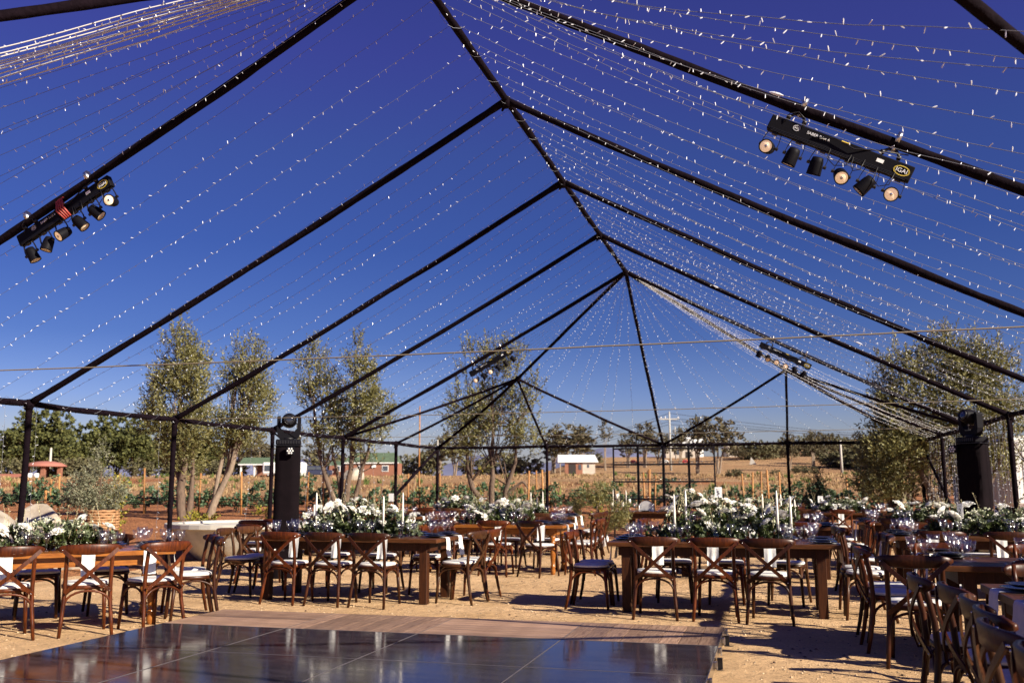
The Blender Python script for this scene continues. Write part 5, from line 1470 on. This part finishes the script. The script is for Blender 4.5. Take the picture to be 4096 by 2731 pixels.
# vineyard
VM = []
for k in range(5):
    rr = random.Random(300 + k); b = MB()
    for c in range(44):
        x = rr.uniform(-.75, .75); z = .42 + .42 * rr.random() + .15 * noise.noise(Vector((x * 2, k, 0)))
        if abs(x) > .45: z *= rr.uniform(.8, 1.05)
        if c < 12: x = rr.uniform(-.3, .3); z = rr.uniform(.85, 1.3)
        if c > 50: z = rr.uniform(.15, .4); x = rr.uniform(-.3, .3)
        p = Vector((x, rr.uniform(-.2, .2), z))
        d = Vector((rr.uniform(-1, 1), rr.uniform(-.5, .5), rr.uniform(-.6, .9)))
        shoot_cluster(b, rr, p, d, .24, 12, .11, .95)
    tr = MB(); tr.smooth = True
    tr.tube([(0, 0, -.1), (.03, 0, .2), (-.02, 0, .45)], [.03, .025, .02], n=5)
    tr.tube([(-.02, 0, .43), (.35, 0, .5), (.75, 0, .48)], [.016, .012, .007], n=4); tr.tube([(-.02, 0, .43), (-.35, 0, .52), (-.75, 0, .48)], [.016, .012, .007], n=4)
    VM.append((b.mesh('vine_foliage', M['vine_leaf']), tr.mesh('vine_trunk', M['bark'])))
vrow = [(7, 33), (60, 33.4), (112, 33), (160, 33.8), (205, 34), (290, 33), (345, 34.5), (395, 34), (440, 34), (500, 33.5), (556, 33.8), (600, 34.5), (645, 33), (712, 34.2), (765, 33.8), (815, 34.4), (862, 34), (915, 34.2), (965, 34), (1012, 33.4), (1060, 34), (1105, 34.5), (1160, 34.2),
        (1215, 33.2), (1262, 33), (1330, 32.8), (1400, 33), (1455, 33.2), (1520, 33.5), (1575, 33.2), (1625, 33.4), (1675, 33), (1720, 33.2), (1765, 33), (1815, 33), (1870, 32.5), (1930, 32), (1985, 31.5), (2040, 31)]
for k, (px, d) in enumerate(vrow):
    x, y = cam2w((px - 1176) / 2159 * d, d)
    t = thing('grapevine', 'young leafy grapevine in the first vineyard row, number %d from the left' % (k + 1), 'vine', (x, y, ground_z(x, y) - .03), .27 + rnd.uniform(-.2, .2), 'grapevines in the first row')
    t['label'] = 'leafy grapevine in the front vineyard row, %s from the left' % ordinal(k + 1)
    sc = rnd.uniform(.85, 1.15); t.scale = (sc * .85, 1, sc * rnd.uniform(.66, .85))
    o = inst('foliage', VM[k % 5][0], t); o['kind'] = 'stuff'; inst('trunk', VM[k % 5][1], t)
for rw, d in enumerate((31.5, 33.9)):
    for hz in (.32, .52):
        b = MB()
        b.tube([(lambda xy: (xy[0], xy[1], ground_z(*xy) + hz + .02 * math.sin(px * .05)))(cam2w((px - 1176) / 2159 * d, d)) for px in range(-40, 2300, 45)], .012, n=4)
        tag(b.build('irrigation_hose', M['black_metal']), 'thin black irrigation hose strung along the %s vine row, %s line' % (['near', 'far'][rw], 'lower' if hz < .4 else 'upper'), 'hose', 'hoses along the vineyard')
# stakes: (x px, top z above ground, distance)
stakes = [(149, 1.35, 34), (128, 1.1, 38), (285, 1.3, 38), (343, 1.55, 33), (466, 1.4, 33), (514, 1.1, 38), (563, 1.45, 33), (710, 1.45, 33), (748, 1.5, 33), (940, 1.3, 36), (967, 1.4, 34), (1013, 1.35, 34), (118, 1.0, 20),
          (1211, 1.5, 32), (1232, 1.45, 34), (1247, 1.5, 33), (1259, 1.4, 36), (1476, 1.5, 30), (1484, 1.6, 30), (1490, 1.55, 30.3), (1497, 1.4, 30.6), (1702, 1.35, 33), (1719, 1.4, 33), (1740, 1.45, 32), (1758, 1.5, 32), (1783, 1.45, 31.5), (1937, 1.3, 32), (1964, 1.35, 31.5),
          (2020, 1.3, 30), (2065, 1.3, 29)]
for k, (px, hh, d) in enumerate(sorted(stakes)):
    x, y = cam2w((px - 1176) / 2159 * d, d)
    b = MB(); b.smooth = True; ln_ = rnd.uniform(-.05, .05)
    b.tube([(0, 0, -.1), (ln_ * hh, 0, hh)], .032 if d > 25 else .026, n=7)
    o = b.build('wooden_stake', M['stake']); o.location = (x, y, ground_z(x, y))
    tag(o, 'orange brown wooden stake in the vineyard, %s from the left' % ordinal(k + 1), 'stake', 'wooden stakes in the vineyard')
for k, (px, hh, d, r_) in enumerate([(2150, 1.75, 25.5, .085), (2060, 1.2, 27, .06)]):
    x, y = cam2w((px - 1176) / 2159 * d, d)
    b = MB(); b.smooth = True; b.tube([(0, 0, -.1), (0, 0, hh)], r_, n=10)
    o = b.build('wooden_post', M['post_wood']); o.location = (x, y, ground_z(x, y)); tag(o, ['pale round wooden post behind the light curtain', 'pale post under the low olive tree'][k], 'post')

# loose dead grass and weeds
def tufts(name, label, n, dr, lr, seed, m, h=(.12, .35), blades=7, w=.012):
    rr = random.Random(seed); b = MB()
    for k in range(n):
        d = dr[0] + (dr[1] - dr[0]) * rr.random() ** .9; l = rr.uniform(lr[0], lr[1]) * d
        if noise.noise(Vector((l * .12, d * .10, seed))) < -.12: continue
        x, y = cam2w(l, d); z = ground_z(x, y) - .02
        for j in range(blades):
            a = rr.uniform(0, 2 * PI); hh = rr.uniform(*h); ww = w * (1 + d / 40)
            p = Vector((x + rr.uniform(-.15, .15), y + rr.uniform(-.15, .15), z))
            q = p + Vector((math.cos(a) * hh * .5, math.sin(a) * hh * .5, hh))
            s = Vector((-math.sin(a), math.cos(a), 0)) * ww
            i = [b.vert(p - s), b.vert(p + s), b.vert(q)]; b.face(i)
    return tag(b.build(name, m), label, 'grass', kind='stuff')
tufts('dry_grass', 'dry yellow grass covering the field beyond the vines', 5200, (44, 95), (-.62, .60), 5, M['dry_grass'], h=(.08, .24), blades=7, w=.02)
tufts('weeds', 'scattered green weeds in the dry field', 260, (42, 88), (-.6, .6), 9, M['weed_leaf'], h=(.15, .45), blades=12, w=.03)

# ------------------------------------------------------------------ distant trees
def far_tree_mesh(seed, blobs, nclu, per, ll, trunk_h, leafm, bark, asp=.75, up=.25, sl=.6, gap=-.05, tr=.14):
    c = crown(blobs, seed, nclu, per, ll, asp, sl, up, .5, gap).mesh('crown', leafm)
    rr = random.Random(seed); ps = []
    for k in range(2 + seed % 2):
        bl = blobs[k % len(blobs)]
        ps.append(([(rr.uniform(-.2, .2), 0, -.2), (bl[0] * .3, 0, trunk_h), (bl[0] * .9, bl[1] * .9, bl[2])], tr, tr * .35))
    return c, limbs(ps, n=6).mesh('trunk', bark)
PINE = [far_tree_mesh(401, [(0, 0, 5.6, 1.5, 1.5, 1.6), (-1.3, 0, 4.2, 1.5, 1.3, 1.5), (1.4, 0, 4.3, 1.5, 1.3, 1.4), (0, .5, 3.0, 2.3, 1.8, 1.5), (-1.6, 0, 2.2, 1.5, 1.3, 1.2), (1.7, 0, 2.0, 1.4, 1.2, 1.2)], 520, 12, .34, 1.6, M['pine_leaf'], M['bark'], gap=0.0),
        far_tree_mesh(403, [(.3, 0, 6.0, 1.1, 1.1, 1.7), (-.5, 0, 4.3, 1.6, 1.4, 1.4), (.8, 0, 3.2, 1.5, 1.3, 1.3), (-.7, 0, 2.2, 1.5, 1.3, 1.2)], 420, 12, .34, 1.5, M['pine_leaf'], M['bark'], gap=0.0)]
EUC = [far_tree_mesh(405, [(0, 0, 5.8, 1.5, 1.3, 1.3), (-1.1, 0, 4.6, 1.2, 1.1, 1.0), (1.3, 0, 4.5, 1.2, 1.1, 1.1), (.2, 0, 3.6, 1.6, 1.3, 1.0), (-1.2, 0, 3.0, .9, .8, .7)], 330, 10, .30, 2.2, M['euc_leaf'], M['bark_pale'], gap=.06),
       far_tree_mesh(407, [(.2, 0, 6.0, 1.0, 1.0, 1.4), (-.6, 0, 4.6, 1.0, .9, 1.0), (.8, 0, 4.0, 1.0, .9, .9), (-.2, 0, 3.0, .9, .8, .7)], 260, 10, .28, 2.4, M['euc_leaf'], M['bark_pale'], gap=.10),
       far_tree_mesh(409, [(0, 0, 6.2, .7, .7, 1.1), (.5, 0, 5.0, .8, .7, .9), (-.5, 0, 4.2, .7, .6, .7)], 130, 9, .26, 3.0, M['euc_leaf'], M['bark_pale'], gap=.16, tr=.10)]
SCR = [far_tree_mesh(411, [(0, 0, 1.0, 1.6, 1.3, 1.0), (1.0, 0, .8, 1.1, 1.0, .8), (-1.1, 0, .7, 1.0, .9, .7)], 200, 10, .26, .3, M['scrub_leaf'], M['bark'], gap=-.1),
       far_tree_mesh(413, [(0, 0, .9, 1.2, 1.1, .9)], 110, 10, .24, .2, M['scrub_leaf'], M['bark'], gap=-.1)]
def far_tree(kind, px, d, hscale, label, group, v=0, wscale=None, zoff=0, name='tree', cat='tree'):
    x, y = cam2w((px - 1176) / 2159 * d, d)
    t = thing(name, label, cat, (x, y, ground_z(x, y) - .1 + zoff), rnd.uniform(-.6, .6) + .27, group)
    ws = wscale or hscale; t.scale = (ws, ws, hscale)
    o = inst('crown', kind[v % len(kind)][0], t); o['kind'] = 'stuff'; inst('trunk', kind[v % len(kind)][1], t)
    return t
for k, (px, d, hs, ws, v) in enumerate([(-60, 104, .95, 1.2, 1), (20, 108, .72, 1.1, 0), (62, 100, .90, 1.0, 1), (100, 103, 1.0, 1.15, 0), (140, 101, .92, .9, 1), (178, 110, .55, 1.0, 0), (205, 112, .88, 1.1, 0), (240, 112, .95, .9, 1), (275, 115, 1.02, 1.1, 0), (315, 112, .92, 1.1, 1), (350, 118, .85, 1.1, 0), (395, 116, .8, 1.1, 1), (440, 120, .8, 1.1, 0), (490, 118, .7, 1.0, 1)]):
    far_tree(PINE, px, d, hs, 'dark rounded pine in the far left grove, %s from the left' % ordinal(k + 1), 'pines in the far left grove', v, ws, name='pine_tree')
for k, (px, d, hs, ws, v, lab) in enumerate([(555, 118, .78, .9, 1, 'thin eucalyptus beyond the green roofed shed'), (590, 125, .85, .8, 0, 'eucalyptus with a pale trunk behind the left post'), (600, 95, .45, .9, 0, 'low tree behind the green roofed shed'), (690, 112, .85, .6, 2, 'thin eucalyptus just right of the left tower'), (725, 120, .6, 1.0, 1, 'scrubby eucalyptus behind the dark car'),
                             (1010, 108, .62, .7, 1, 'small eucalyptus left of the middle olive tree'), (1045, 105, .72, .8, 0, 'round eucalyptus behind the middle olive tree'), (985, 115, .55, .8, 1, 'low eucalyptus right of the brick house'), (1270, 118, .72, 1.0, 1, 'eucalyptus standing left behind the white roofed hut'),
                             (1302, 114, .82, 1.25, 0, 'broad eucalyptus directly behind the white roofed hut'), (1335, 118, .75, 1.0, 1, 'eucalyptus behind the right end of the white roofed hut'), (1388, 112, .80, .6, 2, 'slender eucalyptus between the hut and the candle shelves'), (1440, 118, .62, .8, 1, 'eucalyptus seen through the first shelf frame'),
                             (1478, 118, .78, .9, 1, 'eucalyptus seen through the second shelf frame'), (1510, 122, .62, 1.0, 0, 'eucalyptus left of the power pole'), (1560, 124, .68, .7, 1, 'eucalyptus right of the power pole'), (1598, 102, .85, .8, 1, 'dense eucalyptus, left of the pair right of the shelf frames'), (1645, 100, .86, 1.0, 0, 'dense eucalyptus, right of the pair beside the shelf frames'),
                             (1690, 135, .25, .7, 0, 'low tree on the rise right of the shelves'), (1808, 108, .62, .55, 0, 'narrow tree beside the back right post'), (1862, 120, .62, .8, 1, 'loose tree left of the concrete pole'), (1890, 125, .58, .8, 0, 'tree on the hill left of the concrete pole')]):
    far_tree(EUC, px, d, hs, lab, 'eucalyptus trees in the distance', v, ws, name='eucalyptus_tree')
scr = [(1330, 120, .7), (1360, 130, .8), (1680, 78, .30), (1715, 140, 1.3), (1735, 138, 1.2), (1760, 145, 1.0), (1830, 100, .5), (1855, 95, .45), (1900, 120, 1.0), (1925, 118, .9), (1950, 118, 1.1), (1975, 116, 1.3), (2000, 112, 1.2), (2030, 112, 1.1), (1940, 160, 1.3), (1980, 170, 1.6), (2010, 175, 1.4), (1905, 175, 1.2), (1870, 180, 1.2), (2040, 180, 1.7), (2080, 180, 1.8), (2130, 175, 1.7), (1960, 240, 2.2), (2020, 250, 2.4), (2070, 260, 2.5), (2120, 260, 2.5), (1900, 260, 2.0), (1850, 270, 2.0), (1800, 280, 1.8), (1750, 285, 1.6), (2180, 200, 2.2), (2240, 200, 2.2), (2300, 200, 2.2), (200, 92, .8), (165, 92, .8), (330, 100, .9), (420, 98, .9), (530, 96, .8), (480, 100, .9), (30, 92, .8), (760, 110, 1.2), (890, 115, 1.3), (960, 112, 1.2), (1090, 120, 1.2), (1150, 122, 1.3), (1210, 118, 1.2), (660, 115, 1.2), (1775, 92, .3)]
for k, (px, d, s) in enumerate(sorted(scr)):
    far_tree(SCR, px, d, s, 'grey green scrub bush in the distance, %s from the left' % ordinal(k + 1), 'scrub bushes in the distance', k, s * 1.2, name='scrub_bush', cat='shrub')
far_tree(SCR, 175, 82, .75, 'pale clipped shrub beside the brick gazebo', None, 0, 1.0, name='clipped_shrub', cat='shrub')

# ------------------------------------------------------------------ buildings and vehicles
def place(px, d, rz=0.268):
    x, y = cam2w((px - 1176) / 2159 * d, d); return x, y, rz
def hipped(b, x0, x1, y0, y1, z0, z1, ov=.3, ridge=.0):
    a = [b.vert((x0 - ov, y0 - ov, z0)), b.vert((x1 + ov, y0 - ov, z0)), b.vert((x1 + ov, y1 + ov, z0)), b.vert((x0 - ov, y1 + ov, z0))]
    ym = (y0 + y1) / 2
    r = [b.vert((x0 - ov + ridge, ym, z1)), b.vert((x1 + ov - ridge, ym, z1))]
    b.face((a[0], a[1], r[1], r[0])); b.face((a[2], a[3], r[0], r[1])); b.face((a[1], a[2], r[1])); b.face((a[3], a[0], r[0])); b.face((a[3], a[2], a[1], a[0]))
# white roofed hut
x, y, rz = place(1327, 95)
h = thing('hut', 'small unfinished block hut with a white metal gable roof', 'hut', (x, y, ground_z(x, y) - .1), rz + .05)
b = MB(); b.box(-1.15, 1.5, -1.2, 1.4, 0, 1.35); b.build('block_wall', M['plaster'], h)
b = MB(); b.box(-1.5, .25, -1.23, -1.203, .0, 1.33); b.box(-1.52, -1.2, -1.24, 1.2, 0, .1); b.build('brick_wall', M['brick'], h)
b = MB(); b.box(-1.12, -.42, -1.26, -1.233, 0, 1.2); b.build('doorway', M['dark_open'], h)
b = MB(); b.box(-.15, .12, -1.26, -1.233, .65, 1.15); b.build('window', M['window_glass'], h)
b = MB(); b.box(.72, .9, -1.23, -1.203, .85, 1.15); b.build('window', M['window_glass'], h)
b = MB(); b.box(-2.0, -1.93, -1.3, -1.23, 0, 1.3); b.build('porch_post', M['post_wood'], h)
b = MB(); hipped(b, -2.1, 1.7, -1.3, 1.5, 1.36, 2.15, .12, .15); b.build('roof', M['white_roof'], h)
# brick house with green roof
x, y, rz = place(865, 84)
h = thing('brick_house', 'red brick house with a green tiled roof behind the two-lobed olive tree', 'house', (x, y, ground_z(x, y) - .15), rz); h.scale = (.85, .85, .85)
b = MB(); b.box(-2.9, 2.5, -1.5, 2, 0, 1.45); b.box(-4.6, -2.9, -1.2, 2, 0, 1.2); b.build('wall', M['brick'], h)
for k, (xx, ww) in enumerate(((1.2, .55), (-1.3, .5), (-3.6, .3))):
    b = MB(); b.box(xx - ww / 2 - .06, xx + ww / 2 + .06, -1.54, -1.503, .58, 1.2); f = b.build('window', M['white_paint'], h)
    b = MB(); b.box(xx - ww / 2, xx + ww / 2, -1.556, -1.543, .64, 1.14); b.build('pane', M['window_glass'], f)
b = MB(); b.box(-.2, .25, -1.62, -1.503, 1.0, 1.25); b.build('air_conditioner', M['white_paint'], h)
b = MB(); b.box(-3.0, 2.6, -1.68, -1.62, 1.40, 1.50); b.build('fascia', M['white_paint'], h)
b = MB(); hipped(b, -2.8, 2.3, -1.45, 2, 1.46, 2.55, .2, .35); hipped(b, -4.9, -2.9, -1.1, 1.6, 1.21, 1.7, .1, .3); b.build('roof', M['green_roof'], h)
# shed
x, y, rz = place(596, 85)
h = thing('shed', 'open shed with a low green roof left of the tower', 'shed', (x, y, ground_z(x, y) - .1), rz)
b = MB()
for xx in (-1.2, 0, 1.2): b.box(xx - .06, xx + .06, -1, -.88, 0, 1.1)
b.build('posts', M['white_paint'], h); b = MB(); b.box(-.1, 1.2, .2, .3, 0, 1.1); b.build('back_wall', M['brick'], h)
b = MB(); b.box(-1.4, 1.4, -1.2, -1.12, 1.05, 1.15); b.build('fascia', M['white_paint'], h)
b = MB(); hipped(b, -1.3, 1.3, -1.0, 1.2, 1.16, 1.75, .1, .1); b.build('roof', M['green_roof'], h)
# gazebo
x, y, rz = place(114, 80)
h = thing('gazebo', 'small brick gazebo with a red domed roof in front of the pines', 'gazebo', (x, y, ground_z(x, y) - .05), rz)
for xx, yy in ((-1.25, -.6), (.35, -1.1), (1.3, -.2), (-.3, .8)):
    b = MB(); b.box(xx - .16, xx + .16, yy - .16, yy + .16, 0, 1.02); b.build('pillar', M['brick'], h)
b = MB(); b.smooth = True; b.lathe([(1.65, .98), (1.65, 1.06), (1.2, 1.30), (.6, 1.42), (0, 1.46)], n=24, capb=True); b.build('roof', M['red_tile'], h)
for k, xx in enumerate((-.55, .0)):
    b = MB(); b.smooth = True; b.lathe([(.18, 0), (.2, .1), (.2, .35), (.0, .38)], n=12, c=(xx, -1.5, 0)); o = b.build('white_drum', M['white_paint']); o.location = (x, y, ground_z(x, y)); o.rotation_euler = (0, 0, rz)
    tag(o, 'small white drum in front of the gazebo, %s one' % ['left', 'right'][k], 'drum')
for k, (p0, p1) in enumerate(((-20, 60), (135, 200))):
    b = MB(); x0, y0, _ = place(p0, 83); x1, y1, _ = place(p1, 83)
    b.ribbon([(x0, y0, ground_z(x0, y0) + .12), (x1, y1, ground_z(x1, y1) + .12)], (0, 0, 1), .3, .15)
    tag(b.build('low_wall', M['red_tile']), 'low red wall %s of the gazebo' % ['left', 'right'][k], 'wall')
# white trailer (far), partly behind the left tower
x, y, rz = place(662, 82)
h = thing('camper_trailer', 'white camper trailer half hidden behind the left tower', 'trailer', (x, y, ground_z(x, y) - .1), rz)
b = MB(); b.box(-1.9, 1.6, -.8, .8, .3, 1.3, bev=.12); b.box(.9, 1.55, -.7, .7, .12, .32, bev=.04); b.build('body', M['white_paint'], h)
b = MB(); b.box(-1.7, -1.2, -.82, -.803, .55, 1.05); b.box(1.1, 1.4, -.82, -.803, .7, .85); b.build('window', M['window_glass'], h)
for xx in (-.6, .5):
    b = MB(); b.smooth = True; b.tube([(xx, -.78, .25), (xx, -.6, .25)], .26, n=14); b.build('wheel', M['rubber'], h)
# dark suv
x, y, rz = place(736, 80)
h = thing('parked_car', 'dark blue boxy car parked beside the brick house', 'car', (x, y, ground_z(x, y) - .05), rz + .1)
b = MB(); b.box(-1.0, 1.15, -.45, .45, .22, .62, bev=.06); b.box(-.95, .55, -.42, .42, .6, .98, bev=.08); b.build('body', M['suv_paint'], h)
b = MB(); b.box(-.88, -.25, -.432, -.422, .66, .90); b.box(-.18, .42, -.432, -.422, .66, .90); b.build('side_window', M['window_glass'], h)
for xx in (-.62, .72):
    for s in (-1, 1):
        b = MB(); b.smooth = True; b.tube([(xx, s * .40, .20), (xx, s * .47, .20)], .19, n=14); b.build('wheel', M['rubber'], h)
b = MB(); b.box(1.15, 1.16, -.38, -.22, .42, .52); b.box(1.15, 1.16, .22, .38, .42, .52); b.build('headlights', M['led'], h)
# far white and tan houses on the rise
for k, (px, d, w_, h_, m_, lab) in enumerate([(1585, 150, 3.2, 3.4, 'white_paint', 'white flat roofed house seen between the shelf frames'), (1560, 146, 5.0, 1.8, 'plaster', 'low tan house in front of the white one'), (1682, 150, 2.6, 2.0, 'plaster', 'small grey house right of the eucalyptus pair'), (1690, 155, 4.5, 1.6, 'dark_open', 'dark flat roofed shelter on the rise'), (1938, 190, 3.0, 2.2, 'plaster', 'pale house on the right hillside'), (1990, 260, 7.0, 1.6, 'red_tile', 'long red roofed house near the hilltop')]):
    x, y, rz = place(px, d)
    h = thing('house', lab, 'house', (x, y, ground_z(x, y) - .2), rz, 'far houses on the rise')
    b = MB(); b.box(-w_ / 2, w_ / 2, -1.5, 1.5, 0, h_); b.build('wall', M[m_], h)
    b = MB(); b.box(-w_ / 2 - .15, w_ / 2 + .15, -1.65, 1.65, h_, h_ + .15); b.build('roof', M['white_roof' if k < 2 else 'plaster'], h)
    b = MB(); b.box(-w_ * .25, -w_ * .1, -1.54, -1.503, h_ * .35, h_ * .7); b.build('window', M['window_glass'], h)
    b = MB(); b.box(w_ * .1, w_ * .25, -1.54, -1.503, 0.0, h_ * .6); b.build('doorway', M['dark_open'], h)
x, y, rz = place(1722, 125)
b = MB(); i = [b.vert(p) for p in ((-.3, 0, 0), (.6, 0, 0), (.6, .4, 0), (-.3, .4, 0), (-.1, .2, 1.0))]
for f in ((0, 1, 4), (1, 2, 4), (2, 3, 4), (3, 0, 4)): b.face([i[q] for q in f])
o = b.build('stone_cairn', M['concrete_light']); o.location = (x, y, ground_z(x, y)); tag(o, 'pale triangular stone standing on the rise', 'stone')
for k, (px, col_) in enumerate(((1452, 'red_paint'), (1570, 'red_paint'), (1525, 'white_paint'))):
    x, y, rz = place(px, 128)
    h = thing('parked_car', ['small red car far off seen through the first shelf frame', 'small red car far off right of the power pole', 'small white car far off left of the power pole'][k], 'car', (x, y, ground_z(x, y) + .0), rz, 'far parked cars'); h.scale = (.55, .55, .5)
    b = MB(); b.box(-.9, .9, -.4, .4, .2, .62, bev=.08); b.box(-.55, .5, -.38, .38, .6, .95, bev=.1); b.build('body', M[col_], h)
    for xx in (-.55, .55):
        b = MB(); b.smooth = True; b.tube([(xx, -.42, .2), (xx, -.3, .2)], .18, n=12); b.build('wheel', M['rubber'], h)
    b = MB(); b.box(-.4, .36, -.392, -.382, .66, .86); b.build('side_window', M['window_glass'], h)
# power poles
def pole(px, d, hh, label, cross=True, r=.11, m='concrete_light'):
    x, y, rz = place(px, d)
    t = thing('utility_pole', label, 'utility pole', (x, y, ground_z(x, y) - .2), rz)
    b = MB(); b.smooth = True; b.tube([(0, 0, 0), (0, 0, hh)], [r * 1.2, r * .75], n=10); b.build('shaft', M[m], t)
    if cross:
        b = MB(); b.box(-1.1, 1.1, -.06, .06, hh - .95, hh - .82); b.build('crossarm', M[m], t)
        for xx in (-1, -.5, 1):
            b = MB(); b.smooth = True; b.tube([(xx, 0, hh - .82), (xx, 0, hh - .62)], [.05, .07], n=8); b.build('insulator', M['white_paint'], t)
    return Vector((x, y, ground_z(x, y) - .2))
p1 = pole(1537, 110, 7.1, 'tall pale concrete power pole with a crossarm right of the far peak', m='concrete')
pole(1549, 140, 5.0, 'thinner grey pole just right of the power pole', False, .09)
pole(1926, 100, 3.7, 'plain concrete pole on the right hillside', False, .12)
pole(1006, 90, 3.6, 'pale pole left of the middle olive tree', False, .07)
pole(123, 92, 3.0, 'short pale pole behind the gazebo', False, .12)
pole(446, 92, 3.2, 'pale pole behind the left olive trees', False, .10)
pole(964, 60, 5.2, 'thin rusty pole with a white cap behind the left hip', False, .05, 'stake')
for k, (pz, dx, sg) in enumerate(((6.2, -1.0, .5), (6.2, 1.0, .5), (6.9, 0, .8), (5.6, 0, .6))):
    a = p1 + Vector((dx, 0, pz)); 
    for s, (px, d, zz, lab) in enumerate(((1100, 190, 3.6, 'left'), (2300, 170, 9.5, 'right'))):
        x, y, rz = place(px, d); e = Vector((x, y, ground_z(x, y) * .6 + zz))
        if s == 1: e.z = 8.2 + k * .5
        b = MB(); b.tube([a.lerp(e, t / 16) - Vector((0, 0, sg * 4 * (t / 16) * (1 - t / 16))) for t in range(17)], .022, n=4)
        tag(b.build('power_line', M['black_metal']), 'thin power line running %s from the power pole, %s of four' % (lab, ['lower', 'second', 'topmost', 'lowest'][k]), 'cable', 'power lines from the pole')
# trailer at right edge
x, y, rz = place(2395, 23.5)
h = thing('food_trailer', 'white box trailer with a black rounded emblem at the right edge', 'trailer', (x, y, .1), .15)
b = MB(); b.box(-1.25, 3.0, -1.0, 1.0, .72, 2.42, bev=.10); b.build('body', M['white_paint'], h)
b = MB(); b.box(-1.0, 2.9, -.85, .9, .30, .74); b.build('chassis', M['dark_open'], h)
b = MB(); b.box(-.98, -.965, -1.012, -.998, .80, 2.2); b.build('panel_seam', M['wire'], h)
for xx in (-.1, .75):
    b = MB(); b.smooth = True; b.tube([(xx, -.98, .22), (xx, -.8, .22)], .32, n=18); w_ = b.build('wheel', M['rubber'], h)
    b = MB(); b.smooth = True; b.tube([(xx, -.985, .22), (xx, -.99, .22)], .16, n=14); b.build('hub', M['steel'], w_)
b = MB()
i0 = []
for (cx_, cz_, a0) in ((.16, 1.92, 0), (-.71, 1.92, PI / 2), (-.71, 1.45, PI), (.16, 1.45, 1.5 * PI)):
    for j in range(6): a = a0 + j * PI / 10; i0.append((cx_ + .11 * math.cos(a), cz_ + .11 * math.sin(a)))
f = [b.vert((px_, -1.004, pz_)) for px_, pz_ in i0]; g_ = [b.vert((px_, -1.000, pz_)) for px_, pz_ in i0]
b.face(list(reversed(f)))
for j in range(len(f)): b.face((f[j], f[(j + 1) % len(f)], g_[(j + 1) % len(f)], g_[j]))
b.build('emblem', M['ink'], h)
text_part('emblem_lettering', 'ea', .46, M['white_paint'], h, (-.30, -1.007, 1.70), (PI / 2, 0, 0))
b = MB(); b.smooth = True
for (xx, zz, rr_) in ((-.60, 1.18, .10), (-.40, 1.10, .15), (-.2, 1.15, .12), (-.38, .98, .13)):
    b.tube([(xx, -1.001, zz), (xx, -1.005, zz)], [rr_, rr_], n=16)
b.build('emblem_blot', M['ink'], h)
# blue barrel behind the light curtain
x, y, rz = place(2203, 29)
b = MB(); b.smooth = True; b.lathe([(.30, 0), (.33, .05), (.33, 1.25), (.30, 1.32), (.0, 1.36)], n=20); o = b.build('water_barrel', M['blue_tank']); o.location = (x, y, ground_z(x, y) + .1); tag(o, 'blue grey barrel behind the light curtain at right', 'barrel')
